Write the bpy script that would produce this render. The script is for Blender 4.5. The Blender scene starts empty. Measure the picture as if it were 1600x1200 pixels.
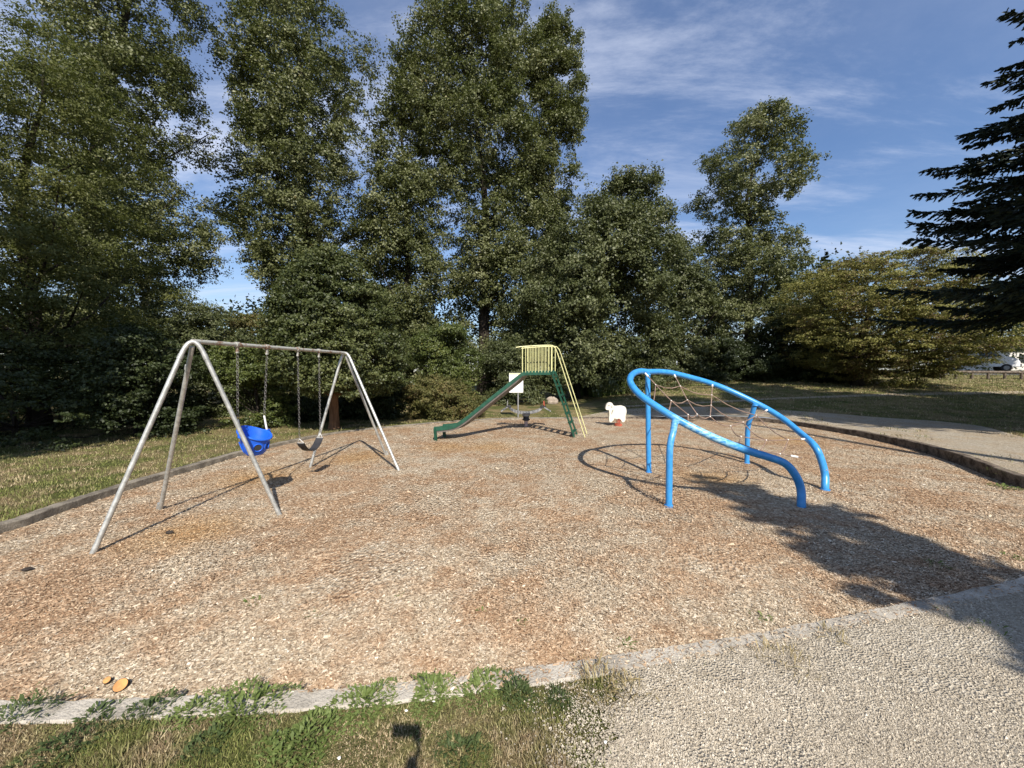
import bpy, math, random
import numpy as np
from mathutils import Vector, Matrix
rng = np.random.default_rng(7); random.seed(7)
S = bpy.context.scene; C = S.collection
R = math.radians
# ------------------------------------------------------------------ camera, sky, sun, exposure
F, CX, CY, H, PITCH = 602.0, 800.0, 600.0, 2.0, R(2.1)
cam = bpy.data.objects.new('camera', bpy.data.cameras.new('camera')); C.objects.link(cam)
cam.location = (0, 0, H); cam.rotation_euler = (R(90) - PITCH, 0, 0)
cam.data.sensor_width = 36; cam.data.lens = F / 1600 * 36
cam.data.clip_start = 0.03; cam.data.clip_end = 2000
S.camera = cam
SUN_EL, SUN_AZ = R(42.7), R(15.5)          # light travels towards (-sin az, cos az)
sd = Vector((-math.sin(SUN_AZ) * math.cos(SUN_EL), math.cos(SUN_AZ) * math.cos(SUN_EL), -math.sin(SUN_EL)))
sun = bpy.data.objects.new('sun', bpy.data.lights.new('sun', 'SUN')); C.objects.link(sun)
sun.data.energy = 5.0; sun.data.angle = R(0.55); sun.data.color = (1, 0.93, 0.83)
sun.rotation_euler = sd.to_track_quat('-Z', 'Y').to_euler()
S.view_settings.view_transform = 'Standard'; S.view_settings.look = 'None'
S.view_settings.exposure = 0.60; S.view_settings.gamma = 1
W = bpy.data.worlds.new('World'); S.world = W; W.use_nodes = True
def world():
    nt = W.node_tree; nt.nodes.clear(); N = nt.nodes.new; L = nt.links.new
    out = N('ShaderNodeOutputWorld'); bg = N('ShaderNodeBackground'); bg.inputs[1].default_value = 0.076
    sky = N('ShaderNodeTexSky'); sky.sky_type = 'NISHITA'; sky.sun_disc = False
    sky.sun_elevation = SUN_EL; sky.sun_rotation = math.pi - SUN_AZ
    sky.air_density = 1.25; sky.dust_density = 0.4; sky.ozone_density = 3.0; sky.altitude = 50
    tc = N('ShaderNodeTexCoord'); sep = N('ShaderNodeSeparateXYZ'); L(tc.outputs['Generated'], sep.inputs[0])
    def m(op, a, b):
        n = N('ShaderNodeMath'); n.operation = op
        for i, v in enumerate((a, b)):
            if isinstance(v, (int, float)): n.inputs[i].default_value = v
            else: L(v, n.inputs[i])
        return n.outputs[0]
    zz = m('ADD', m('MAXIMUM', sep.outputs[2], 0.0), 0.14)
    u = m('DIVIDE', sep.outputs[0], zz); v = m('DIVIDE', sep.outputs[1], zz)
    cmb = N('ShaderNodeCombineXYZ'); L(u, cmb.inputs[0]); L(v, cmb.inputs[1])
    def cloud(rot, sc, scale, lo, hi, seed, dist):
        mp = N('ShaderNodeMapping'); mp.inputs['Rotation'].default_value = (0, 0, rot); mp.inputs['Scale'].default_value = sc
        mp.inputs['Location'].default_value = (seed, seed * .7, 0)
        L(cmb.outputs[0], mp.inputs[0])
        n = N('ShaderNodeTexNoise'); n.inputs['Scale'].default_value = scale; n.inputs['Detail'].default_value = 9
        n.inputs['Roughness'].default_value = .68; n.inputs['Distortion'].default_value = dist; L(mp.outputs[0], n.inputs['Vector'])
        r = N('ShaderNodeMapRange'); r.interpolation_type = 'SMOOTHSTEP'
        r.inputs[1].default_value = lo; r.inputs[2].default_value = hi; L(n.outputs['Fac'], r.inputs[0]); return r.outputs[0]
    c1 = cloud(R(-14), (.5, 1.9, 1), 1.0, .47, .70, 3.1, .45)
    c2 = cloud(R(34), (.5, 1.3, 1), .8, .48, .72, 8.4, .7)
    veil = cloud(R(10), (.6, .8, 1), .55, .30, .75, 1.7, .2)
    f = m('MINIMUM', m('ADD', m('MULTIPLY', c1, .48), m('ADD', m('MULTIPLY', c2, .42), m('MULTIPLY', veil, .22))), .85)
    tn = N('ShaderNodeMix'); tn.data_type = 'RGBA'; tn.blend_type = 'MULTIPLY'; tn.inputs[0].default_value = 1
    L(sky.outputs[0], tn.inputs[6]); tn.inputs[7].default_value = (.96, 1.05, 1.25, 1)
    mx = N('ShaderNodeMix'); mx.data_type = 'RGBA'; L(f, mx.inputs[0]); L(tn.outputs[2], mx.inputs[6])
    mx.inputs[7].default_value = (7.2, 7.8, 9.4, 1)
    L(mx.outputs[2], bg.inputs[0]); L(bg.outputs[0], out.inputs[0])
world()

# ------------------------------------------------------------------ projection helpers (photograph pixels -> metres)
cp, sp = math.cos(PITCH), math.sin(PITCH)
def ray(px, py):
    a, b = px - CX, CY - py
    return np.array([a, F * cp + b * sp, -F * sp + b * cp])
def ss(v, a, b):
    t = np.clip((v - a) / (b - a), 0, 1); return t * t * (3 - 2 * t)
def terrain(x, y):
    x = np.asarray(x, float); y = np.asarray(y, float)
    return 0.1 + 0.1 * ss(x, 4.5, 8.5) + 1.73 * np.clip((y - 13) / 27, 0, 1) * ss(x, 2, 14)
def plane(px, py, z=0.0):
    d = ray(px, py); t = (z - H) / d[2]; return np.array([d[0] * t, d[1] * t, z])
def at(px, py, Y):
    d = ray(px, py); t = Y / d[1]; return np.array([d[0] * t, Y, H + d[2] * t])
def ground(px, py):
    d = ray(px, py); Y = np.arange(1, 120, .02); t = Y / d[1]
    h = H + d[2] * t - terrain(d[0] * t, Y); k = int(np.argmax(h <= 0)) if (h <= 0).any() else len(Y) - 1
    return np.array([d[0] * t[k], Y[k], float(terrain(d[0] * t[k], Y[k]))])
def onplane(px, py, p0, n):
    d = ray(px, py); o = np.array([0, 0, H]); t = np.dot(p0 - o, n) / np.dot(d, n); return o + d * t
def catmull(P, n=8, closed=False):
    P = [np.asarray(p, float) for p in P]; out = []; m = len(P)
    for i in range(m if closed else m - 1):
        g = (lambda k: P[k % m]) if closed else (lambda k: P[min(max(k, 0), m - 1)])
        a, b, c, d = g(i - 1), g(i), g(i + 1), g(i + 2)
        for j in range(n):
            t = j / n
            out.append(.5 * ((2 * b) + (c - a) * t + (2 * a - 5 * b + 4 * c - d) * t * t + (3 * b - a - 3 * c + d) * t ** 3))
    if not closed: out.append(P[-1])
    return out
def inside(x, y, poly):
    r = np.zeros(len(x), bool); n = len(poly); j = n - 1
    for i in range(n):
        xi, yi = poly[i][0], poly[i][1]; xj, yj = poly[j][0], poly[j][1]
        c = ((yi > y) != (yj > y)) & (x < (xj - xi) * (y - yi) / ((yj - yi) + 1e-12) + xi); r ^= c; j = i
    return r

# ------------------------------------------------------------------ materials
class NT:
    def __init__(s, name):
        s.m = bpy.data.materials.new(name); s.m.use_nodes = True; s.t = s.m.node_tree; s.b = s.t.nodes['Principled BSDF']
        s.out = s.t.nodes['Material Output']; s.pos = s.n('ShaderNodeNewGeometry').outputs['Position']
    def n(s, k): return s.t.nodes.new(k)
    def l(s, a, b): s.t.links.new(a, b)
    def set(s, sock, v):
        if isinstance(v, (int, float)): sock.default_value = v
        elif isinstance(v, tuple): sock.default_value = v if len(v) != 3 or sock.type != 'RGBA' else (*v, 1)
        else: s.l(v, sock)
    def noise(s, scale, detail=4, rough=.6, vec=None, dist=0, sc=None):
        n = s.n('ShaderNodeTexNoise'); v = vec or s.pos
        if sc:
            mp = s.n('ShaderNodeMapping'); mp.inputs['Scale'].default_value = sc; s.l(v, mp.inputs[0]); v = mp.outputs[0]
        s.l(v, n.inputs['Vector']); n.inputs['Scale'].default_value = scale; n.inputs['Detail'].default_value = detail
        n.inputs['Roughness'].default_value = rough; n.inputs['Distortion'].default_value = dist; return n.outputs['Fac']
    def voro(s, scale, sc=(1, 1, 1), rand=1, vec=None, out='Color'):
        n = s.n('ShaderNodeTexVoronoi'); mp = s.n('ShaderNodeMapping'); mp.inputs['Scale'].default_value = sc
        s.l(vec or s.pos, mp.inputs[0]); s.l(mp.outputs[0], n.inputs['Vector']); n.inputs['Scale'].default_value = scale
        return n.outputs[out]
    def ramp(s, fac, stops):
        r = s.n('ShaderNodeValToRGB'); e = r.color_ramp.elements
        while len(e) < len(stops): e.new(.5)
        for k, (p, c) in zip(e, stops): k.position = p; k.color = (*c, 1) if len(c) == 3 else c
        s.set(r.inputs[0], fac); return r.outputs[0]
    def rng(s, v, a, b, c=0, d=1):
        r = s.n('ShaderNodeMapRange'); r.interpolation_type = 'SMOOTHSTEP'; s.set(r.inputs[0], v)
        for i, q in enumerate((a, b, c, d)): r.inputs[i + 1].default_value = q
        return r.outputs[0]
    def mix(s, f, a, b, mode='MIX'):
        m = s.n('ShaderNodeMix'); m.data_type = 'RGBA'; m.blend_type = mode
        s.set(m.inputs[0], f); s.set(m.inputs[6], a); s.set(m.inputs[7], b); return m.outputs[2]
    def math(s, op, a, b=0.0):
        m = s.n('ShaderNodeMath'); m.operation = op; s.set(m.inputs[0], a); s.set(m.inputs[1], b); return m.outputs[0]
    def attr(s, name='rnd'):
        a = s.n('ShaderNodeAttribute'); a.attribute_name = name; return a.outputs['Fac']
    def sepr(s, col):
        a = s.n('ShaderNodeSeparateColor'); s.l(col, a.inputs[0]); return a.outputs
    def near(s, p, r0, r1):
        d = s.n('ShaderNodeVectorMath'); d.operation = 'DISTANCE'; s.l(s.pos, d.inputs[0]); d.inputs[1].default_value = tuple(p)
        return s.rng(s.math('ADD', d.outputs['Value'], s.math('MULTIPLY', s.noise(3, 3), r1 * .5)), r0 + r1 * .25, r1 * 1.25, 1, 0)
    def bump(s, h, strength=.5, dist=.02):
        b = s.n('ShaderNodeBump'); b.inputs['Strength'].default_value = strength; b.inputs['Distance'].default_value = dist
        s.l(h, b.inputs['Height']); s.l(b.outputs[0], s.b.inputs['Normal'])
    def fin(s, col, rough=.7, metal=0.0, spec=None):
        s.set(s.b.inputs['Base Color'], col); s.set(s.b.inputs['Roughness'], rough); s.set(s.b.inputs['Metallic'], metal)
        if spec is not None: s.b.inputs['Specular IOR Level'].default_value = spec
        return s.m

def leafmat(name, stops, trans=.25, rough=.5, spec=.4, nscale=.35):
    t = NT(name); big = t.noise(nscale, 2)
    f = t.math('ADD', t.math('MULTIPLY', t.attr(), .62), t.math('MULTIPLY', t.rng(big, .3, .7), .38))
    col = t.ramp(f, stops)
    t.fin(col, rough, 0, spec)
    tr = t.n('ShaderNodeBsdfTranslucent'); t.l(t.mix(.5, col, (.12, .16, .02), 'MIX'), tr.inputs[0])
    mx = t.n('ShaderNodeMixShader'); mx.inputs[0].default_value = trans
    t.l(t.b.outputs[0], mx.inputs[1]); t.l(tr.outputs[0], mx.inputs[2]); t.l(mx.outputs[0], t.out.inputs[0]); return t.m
def paint(name, col, rough=.4, var=.15, wear=None, metal=0.0):
    t = NT(name); n = t.noise(9, 5); dk = tuple(c * (1 - var * 2) for c in col)
    c = t.mix(t.rng(n, .3, .7), dk, tuple(min(1, q * (1 + var)) for q in col))
    if wear: c = t.mix(t.rng(t.noise(26, 5, .7), .58, .68), c, wear)
    t.bump(t.noise(40, 3), .08, .004)
    return t.fin(c, t.rng(t.noise(12, 4), .2, .8, rough * .75, min(1, rough * 1.3)), metal)
def barkmat(name, a, b):
    t = NT(name); n = t.noise(6, 6, .7, sc=(1, 1, .18)); c = t.mix(t.rng(n, .3, .7), a, b)
    t.bump(t.noise(9, 5, .7, sc=(1, 1, .2)), .9, .05); return t.fin(c, .95, 0, .1)

M = {}
M['cottonwood'] = leafmat('cottonwood_leaves', [(0, (.036, .045, .013)), (.42, (.094, .106, .035)), (.70, (.160, .170, .072)), (.90, (.27, .272, .16)), (1, (.22, .16, .06))], .25, .5, .35)
M['maple'] = leafmat('maple_leaves', [(0, (.018, .030, .008)), (.5, (.074, .088, .026)), (.85, (.145, .158, .058)), (1, (.15, .10, .035))], .2, .5, .4)
M['ash'] = leafmat('broad_leaves', [(0, (.030, .040, .013)), (.5, (.082, .095, .036)), (.82, (.145, .157, .070)), (1, (.25, .25, .15))], .22, .5, .35)
M['locust'] = leafmat('feathery_leaves', [(0, (.036, .044, .012)), (.5, (.092, .104, .028)), (1, (.17, .17, .055))], .3, .55, .3)
M['shrub'] = leafmat('shrub_leaves', [(0, (.022, .034, .008)), (.5, (.070, .092, .022)), (.9, (.125, .145, .036)), (1, (.20, .15, .04))], .25, .5, .4)
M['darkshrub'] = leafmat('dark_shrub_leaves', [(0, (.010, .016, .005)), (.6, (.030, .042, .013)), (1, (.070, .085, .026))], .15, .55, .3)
M['bramble'] = leafmat('bramble_leaves', [(0, (.040, .040, .012)), (.4, (.090, .095, .026)), (.75, (.15, .125, .045)), (1, (.16, .075, .045))], .2, .6, .3, 1.2)
M['golden'] = leafmat('golden_leaves', [(0, (.058, .032, .018)), (.28, (.125, .082, .032)), (.42, (.172, .163, .042)), (1, (.29, .28, .085))], .3, .55, .3, .5)
M['needle'] = leafmat('spruce_needles', [(0, (.009, .014, .010)), (.6, (.022, .036, .026)), (1, (.060, .078, .048))], .05, .6, .25)
M['weed'] = leafmat('weed_leaves', [(0, (.06, .085, .020)), (.5, (.125, .168, .045)), (1, (.22, .265, .09))], .25, .6, .25, 3)
M['darkweed'] = leafmat('dark_weed_leaves', [(0, (.035, .052, .016)), (.6, (.070, .098, .032)), (1, (.13, .155, .058))], .2, .6, .25, 3)
M['dry'] = leafmat('dry_grass_blades', [(0, (.13, .10, .045)), (.5, (.30, .235, .115)), (1, (.44, .37, .21))], .2, .7, .2, 3)
t = NT('grass_blades'); f = t.noise(1.6, 5, .7)
t.fin(t.mix(t.rng(f, .44, .60), t.ramp(t.attr(), [(0, (.06, .075, .018)), (.6, (.145, .165, .045)), (1, (.26, .255, .09))]),
            t.ramp(t.attr(), [(0, (.13, .09, .055)), (.5, (.29, .215, .125)), (1, (.50, .42, .27))])), .7, 0, .2); M['blade'] = t.m
M['bark'] = barkmat('grey_bark', (.045, .036, .028), (.13, .11, .09))
M['redbark'] = barkmat('brown_bark', (.09, .045, .024), (.25, .14, .08))
M['darkbark'] = barkmat('dark_bark', (.018, .014, .011), (.055, .045, .036))
# ground covers
def lawnmat():
    t = NT('lawn_turf'); a = t.noise(.9, 3, .6); b = t.noise(22, 5, .75); c = t.noise(90, 3, .7, sc=(1, .5, 1))
    dry = t.ramp(b, [(.25, (.14, .105, .05)), (.5, (.27, .215, .105)), (.75, (.40, .33, .18))])
    grn = t.ramp(b, [(.25, (.05, .06, .018)), (.5, (.115, .13, .04)), (.75, (.21, .20, .075))])
    k = t.mix(t.rng(a, .38, .60), grn, dry); k = t.mix(t.rng(c, .3, .7, .0, .5), k, t.mix(.6, k, (.03, .025, .012)), 'MIX')
    t.bump(t.math('ADD', b, c), .9, .05); return t.fin(k, .95, 0, .1)
M['lawn'] = lawnmat()
SPOTS = []
def chipcol(t, f):
    big = t.noise(.55, 4, .6); mid = t.noise(2.2, 4, .65)
    pale = t.ramp(f, [(0, (.10, .072, .046)), (.25, (.285, .215, .145)), (.55, (.475, .385, .272)), (.85, (.63, .55, .42)), (1, (.78, .73, .64))])
    red = t.ramp(f, [(0, (.11, .058, .032)), (.3, (.28, .168, .094)), (.65, (.44, .295, .180)), (.90, (.57, .435, .29)), (1, (.72, .63, .48))])
    ora = t.ramp(f, [(0, (.14, .07, .028)), (.4, (.38, .215, .088)), (.8, (.53, .345, .155)), (1, (.66, .51, .30))])
    w = t.math('ADD', t.math('MULTIPLY', big, .6), t.math('MULTIPLY', mid, .4))
    k = t.mix(t.math('MULTIPLY', t.rng(w, .40, .60), .9), pale, red)
    sp_ = None
    for p, r in SPOTS:
        q = t.near(p, 0, r); sp_ = q if sp_ is None else t.math('MAXIMUM', sp_, q)
    return t.mix(t.math('MULTIPLY', sp_, .7), k, ora)
for (px, py, r) in ((405, 745, 1.3), (560, 715, 1.2), (700, 700, 1.0), (765, 700, 1.1), (1120, 748, 1.0), (300, 830, 1.0), (1235, 690, 1.1)):
    SPOTS.append((plane(px, py), r))
def chipbed():
    t = NT('wood_chip_bed'); col = t.voro(60, (1, .55, 1)); c2 = t.voro(48, (.5, 1, 1)); s1 = t.sepr(col); s2 = t.sepr(c2)
    f = t.math('ADD', t.math('MULTIPLY', s1[0], .55), t.math('MULTIPLY', s2[1], .45))
    k = chipcol(t, f); e = t.voro(38, (1, .55, 1), out='Distance')
    k = t.mix(t.rng(t.noise(60, 4, .7), .54, .74, 0, .6), k, (.10, .062, .038))
    t.bump(t.math('ADD', f, e), 1, .03); return t.fin(k, .95, 0, .1)
M['chipbed'] = chipbed()
t = NT('wood_chips'); M['chip'] = t.fin(chipcol(t, t.attr()), .85, 0, .15)
def gravelmat():
    t = NT('crushed_gravel'); s1 = t.sepr(t.voro(75)); s2 = t.sepr(t.voro(34)); n = t.noise(1.1, 4)
    f = t.math('ADD', t.math('MULTIPLY', s1[0], .6), t.math('MULTIPLY', s2[1], .4))
    k = t.ramp(f, [(0, (.26, .22, .165)), (.4, (.40, .35, .27)), (.75, (.48, .43, .345)), (1, (.58, .53, .44))])
    sx = t.n('ShaderNodeSeparateXYZ'); t.l(t.pos, sx.inputs[0])
    k = t.mix(t.math('MAXIMUM', t.rng(n, .42, .7, 0, .5), t.math('MULTIPLY', t.rng(sx.outputs[1], 3.5, 6, 0, .8), t.rng(t.noise(1.6, 5, .7), .38, .6, .1, 1))), k, t.ramp(f, [(0, (.20, .15, .095)), (1, (.58, .465, .315))]))
    t.bump(t.math('ADD', f, t.voro(75, out='Distance')), .9, .02); return t.fin(k, .9, 0, .2)
M['gravel'] = gravelmat()
t = NT('gravel_stones'); M['stone'] = t.fin(t.ramp(t.math('ADD', t.math('MULTIPLY', t.attr(), .75), t.math('MULTIPLY', t.rng(t.noise(1.3, 4), .3, .7), .25)), [(0, (.20, .17, .13)), (.4, (.39, .34, .265)), (.8, (.53, .475, .385)), (1, (.70, .655, .57))]), .85, 0, .2)
t = NT('worn_concrete'); n = t.noise(3, 6, .7); n2 = t.noise(60, 4, .7)
k = t.mix(t.rng(n, .35, .65), (.33, .30, .25), (.53, .485, .41)); k = t.mix(t.rng(n2, .50, .72, 0, .5), k, (.16, .135, .105)); t.bump(n2, .8, .02); M['concrete'] = t.fin(k, .95, 0, .15)
t = NT('grey_edging'); n = t.noise(4, 6, .7); k = t.mix(t.rng(n, .35, .65), (.12, .105, .085), (.26, .23, .185)); t.bump(t.noise(40, 4, .7), .8, .02); M['edging'] = t.fin(k, .95, 0, .15)
t = NT('weathered_timber'); n = t.noise(7, 6, .7); k = t.mix(t.rng(n, .35, .65), (.055, .042, .032), (.19, .155, .12)); t.bump(t.noise(30, 5, .7), .9, .02); M['timber'] = t.fin(k, .95, 0, .15)
# painted metal and the rest
t = NT('galvanised_pipe'); n = t.noise(14, 5, .65); k = t.mix(t.rng(n, .35, .7), (.36, .36, .335), (.56, .56, .53)); k = t.mix(t.rng(t.noise(30, 5, .75), .62, .72, 0, .7), k, (.20, .12, .07)); M['galv'] = t.fin(k, .5, .55)
t = NT('rust_stained_pipe'); n = t.noise(10, 5, .7); k = t.mix(t.rng(n, .50, .62), (.42, .42, .38), (.25, .16, .11)); M['rusty'] = t.fin(k, .6, .35)
M['chain'] = paint('chain_steel', (.20, .19, .18), .5, .2, None, .6)
M['bluebucket'] = paint('blue_plastic', (.012, .11, .62), .38, .06)
M['rubber'] = paint('black_rubber', (.025, .024, .026), .55, .15)
M['strap'] = paint('white_tube', (.72, .71, .68), .5, .06)
M['green'] = paint('green_paint', (.010, .068, .040), .42, .15, (.03, .10, .07))
M['slidebed'] = paint('slide_steel', (.17, .15, .135), .45, .1, None, .4)
M['yellow'] = paint('yellow_paint', (.68, .66, .32), .45, .06, (.60, .58, .40))
PA = plane(1014, 738); P1 = np.array([2.675, 7.525, 1.95]); P2 = np.array([2.46, 5.85, 1.30]); P3 = np.array([5.04, 8.05, 1.33])
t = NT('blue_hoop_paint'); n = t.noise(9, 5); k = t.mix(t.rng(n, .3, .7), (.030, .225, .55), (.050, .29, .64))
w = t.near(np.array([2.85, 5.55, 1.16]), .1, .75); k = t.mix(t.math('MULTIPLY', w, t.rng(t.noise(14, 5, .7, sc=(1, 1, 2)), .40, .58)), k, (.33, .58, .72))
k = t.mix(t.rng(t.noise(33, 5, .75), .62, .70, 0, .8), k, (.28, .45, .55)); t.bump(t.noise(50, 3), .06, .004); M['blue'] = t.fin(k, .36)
M['rope'] = paint('net_rope', (.24, .165, .125), .9, .2)
M['white'] = paint('white_plastic', (.78, .76, .70), .5, .04)
M['sheep'] = paint('cream_panel', (.68, .65, .55), .55, .08)
M['red'] = paint('red_spring', (.40, .09, .05), .5, .2)
M['grey'] = paint('grey_metal', (.30, .30, .295), .5, .08, None, .3)
M['dark'] = paint('dark_plastic', (.03, .03, .032), .5, .2)
M['pink'] = paint('faded_post', (.52, .38, .34), .6, .1)
M['board'] = paint('sign_board', (.82, .82, .80), .5, .03)
M['signmark'] = paint('sign_print', (.45, .46, .52), .6, .05)
M['signyellow'] = paint('sign_yellow', (.70, .66, .30), .5, .05)
t = NT('boulder_stone'); n = t.noise(5, 6, .7); t.bump(n, .8, .05); M['rock'] = t.fin(t.mix(t.rng(n, .3, .7), (.20, .16, .12), (.42, .35, .28)), .95)
M['carwhite'] = paint('van_paint', (.78, .78, .78), .3, .02)
t = NT('car_glass'); M['glass'] = t.fin((.02, .025, .03), .08, 0, .6)
M['tyre'] = paint('tyre_rubber', (.018, .018, .018), .8, .1)
M['cutwood'] = paint('cut_orange_wood', (.52, .25, .075), .7, .2)
M['clod'] = paint('dark_clod', (.03, .022, .016), .95, .2)
M['roof'] = paint('roof_shingles', (.13, .09, .075), .9, .25)
M['siding'] = paint('pale_siding', (.62, .60, .56), .7, .05)
M['asphalt'] = paint('asphalt', (.10, .098, .095), .9, .15)
M['petal'] = paint('white_petals', (.78, .77, .72), .7, .05)

# ------------------------------------------------------------------ mesh helpers
def frame_of(d):
    d = d / (np.linalg.norm(d) + 1e-9); a = np.array([0, 0, 1.]) if abs(d[2]) < .95 else np.array([1., 0, 0])
    u = np.cross(a, d); u /= np.linalg.norm(u); return u, np.cross(d, u)
class MB:
    def __init__(s): s.v = []; s.f = []; s.mi = []
    def add(s, V, Fc):
        o = len(s.v); s.v += [tuple(map(float, p)) for p in V]; s.f += [tuple(o + i for i in f) for f in Fc]; return s
    def tube(s, P, r, n=10, cap=True, closed=False):
        P = [np.asarray(p, float) for p in P]; m = len(P); rs = r if hasattr(r, '__len__') else [r] * m
        V = []; up = None
        for i in range(m):
            if closed: d = P[(i + 1) % m] - P[i - 1]
            else: d = P[min(i + 1, m - 1)] - P[max(i - 1, 0)]
            d = d / (np.linalg.norm(d) + 1e-9)
            if up is None: u, w = frame_of(d)
            else:
                u = up - d * np.dot(up, d); u /= np.linalg.norm(u) + 1e-9; w = np.cross(d, u)
            up = u
            for k in range(n):
                a = 2 * math.pi * k / n; V.append(P[i] + rs[i] * (math.cos(a) * u + math.sin(a) * w))
        Fc = [(i % m * n + k, i % m * n + (k + 1) % n, (i + 1) % m * n + (k + 1) % n, (i + 1) % m * n + k) for i in range(m if closed else m - 1) for k in range(n)]
        if cap and not closed: Fc += [tuple(range(n))[::-1], tuple(range((m - 1) * n, m * n))]
        return s.add(V, Fc)
    def box(s, c, sx, sy, sz, ax=(1, 0, 0), ay=(0, 1, 0), az=(0, 0, 1), bev=0):
        c = np.asarray(c, float); ax, ay, az = (np.asarray(q, float) for q in (ax, ay, az))
        V = [c + ax * (i * sx / 2) + ay * (j * sy / 2) + az * (k * sz / 2) for k in (-1, 1) for j in (-1, 1) for i in (-1, 1)]
        return s.add(V, [(0, 2, 3, 1), (4, 5, 7, 6), (0, 1, 5, 4), (2, 6, 7, 3), (0, 4, 6, 2), (1, 3, 7, 5)])
    def beam(s, a, b, w, h, up=(0, 0, 1)):
        a = np.asarray(a, float); b = np.asarray(b, float); d = b - a; L = np.linalg.norm(d); d /= L
        u = np.cross(np.asarray(up, float), d); u /= np.linalg.norm(u); v = np.cross(d, u); return s.box((a + b) / 2, L, w, h, d, u, v)
    def prism(s, pts, off):
        pts = [np.asarray(p, float) for p in pts]; off = np.asarray(off, float); n = len(pts)
        return s.add(pts + [p + off for p in pts], [tuple(range(n))[::-1], tuple(range(n, 2 * n))] + [(i, (i + 1) % n, n + (i + 1) % n, n + i) for i in range(n)])
    def lathe(s, base, prof, n=16, axis=(0, 0, 1)):
        u, w = frame_of(np.asarray(axis, float)); ax = np.asarray(axis, float); V = []; m = len(prof)
        for r, z in prof:
            for k in range(n):
                a = 2 * math.pi * k / n; V.append(np.asarray(base) + ax * z + r * (math.cos(a) * u + math.sin(a) * w))
        return s.add(V, [(i * n + k, i * n + (k + 1) % n, (i + 1) * n + (k + 1) % n, (i + 1) * n + k) for i in range(m - 1) for k in range(n)] + [tuple(range(n))[::-1], tuple(range((m - 1) * n, m * n))])
    def blob(s, c, rx, ry, rz, jit=.15, n=8, m=6, seed=0):
        rr = random.Random(seed); V = []
        for i in range(m + 1):
            th = math.pi * i / m
            for k in range(n):
                a = 2 * math.pi * k / n; q = 1 + rr.uniform(-jit, jit)
                V.append((c[0] + rx * q * math.sin(th) * math.cos(a), c[1] + ry * q * math.sin(th) * math.sin(a), c[2] + rz * q * math.cos(th)))
        return s.add(V, [(i * n + k, (i + 1) * n + k, (i + 1) * n + (k + 1) % n, i * n + (k + 1) % n) for i in range(m) for k in range(n)])
    def build(s, name, mat, parent=None, smooth=True, bevel=0):
        o = parent.matrix_world.translation if parent else None
        loc = np.array(wloc(parent)) if parent else np.zeros(3)
        me = bpy.data.meshes.new(name); me.from_pydata([tuple(np.array(p) - loc) for p in s.v], [], s.f); me.update()
        me.materials.append(mat)
        if smooth:
            me.polygons.foreach_set('use_smooth', [True] * len(me.polygons)); me.set_sharp_from_angle(angle=R(38))
        ob = bpy.data.objects.new(name, me); C.objects.link(ob)
        if parent: ob.parent = parent
        if bevel:
            bv = ob.modifiers.new('bevel', 'BEVEL'); bv.width = bevel; bv.segments = 2; bv.limit_method = 'ANGLE'
        return ob
def wloc(o):
    v = np.zeros(3)
    while o is not None: v += np.array(o.location); o = o.parent
    return v
def thing(name, loc, label, cat, group=None):
    o = bpy.data.objects.new(name, None); C.objects.link(o); o.location = tuple(map(float, loc)); o.empty_display_size = .2
    o['label'] = label; o['category'] = cat
    if group: o['group'] = group
    return o
def tag(o, label, cat, group=None):
    o['label'] = label; o['category'] = cat
    if group: o['group'] = group
    return o
def npmesh(name, V, k, mat, rnd=None, parent=None, tri=None):
    """V: (N,k,3) separate polygons, or V verts + tri faces (M,3)"""
    me = bpy.data.meshes.new(name); loc = wloc(parent) if parent else np.zeros(3)
    if tri is None:
        N = len(V); v = (V - loc).reshape(-1, 3); idx = np.arange(N * k); starts = np.arange(N) * k; nf = N
    else:
        v = V - loc; idx = tri.reshape(-1); nf = len(tri); k = tri.shape[1]; starts = np.arange(nf) * k
    me.vertices.add(len(v)); me.vertices.foreach_set('co', v.astype(np.float32).ravel())
    me.loops.add(len(idx)); me.loops.foreach_set('vertex_index', idx.astype(np.int32))
    me.polygons.add(nf); me.polygons.foreach_set('loop_start', starts.astype(np.int32))
    me.update(calc_edges=True)
    if rnd is not None:
        a = me.attributes.new('rnd', 'FLOAT', 'FACE'); a.data.foreach_set('value', rnd.astype(np.float32))
    me.materials.append(mat); ob = bpy.data.objects.new(name, me); C.objects.link(ob)
    if parent: ob.parent = parent
    return ob
def unit(a): return a / (np.linalg.norm(a, axis=1, keepdims=True) + 1e-9)
def leaves(cen, nrm, size, asp=.7, tdir=None):
    N = len(cen); nrm = unit(nrm); t = rng.normal(size=(N, 3)) if tdir is None else tdir + rng.normal(size=(N, 3)) * .25
    t = unit(t - nrm * np.sum(t * nrm, 1, keepdims=True)); b = np.cross(nrm, t); L = size[:, None] / 2
    fold = nrm * (size[:, None] * .12)
    return np.stack([cen - t * L, cen + b * L * asp + t * L * .15 + fold, cen + t * L, cen - b * L * asp + t * L * .15 + fold], 1)

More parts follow.
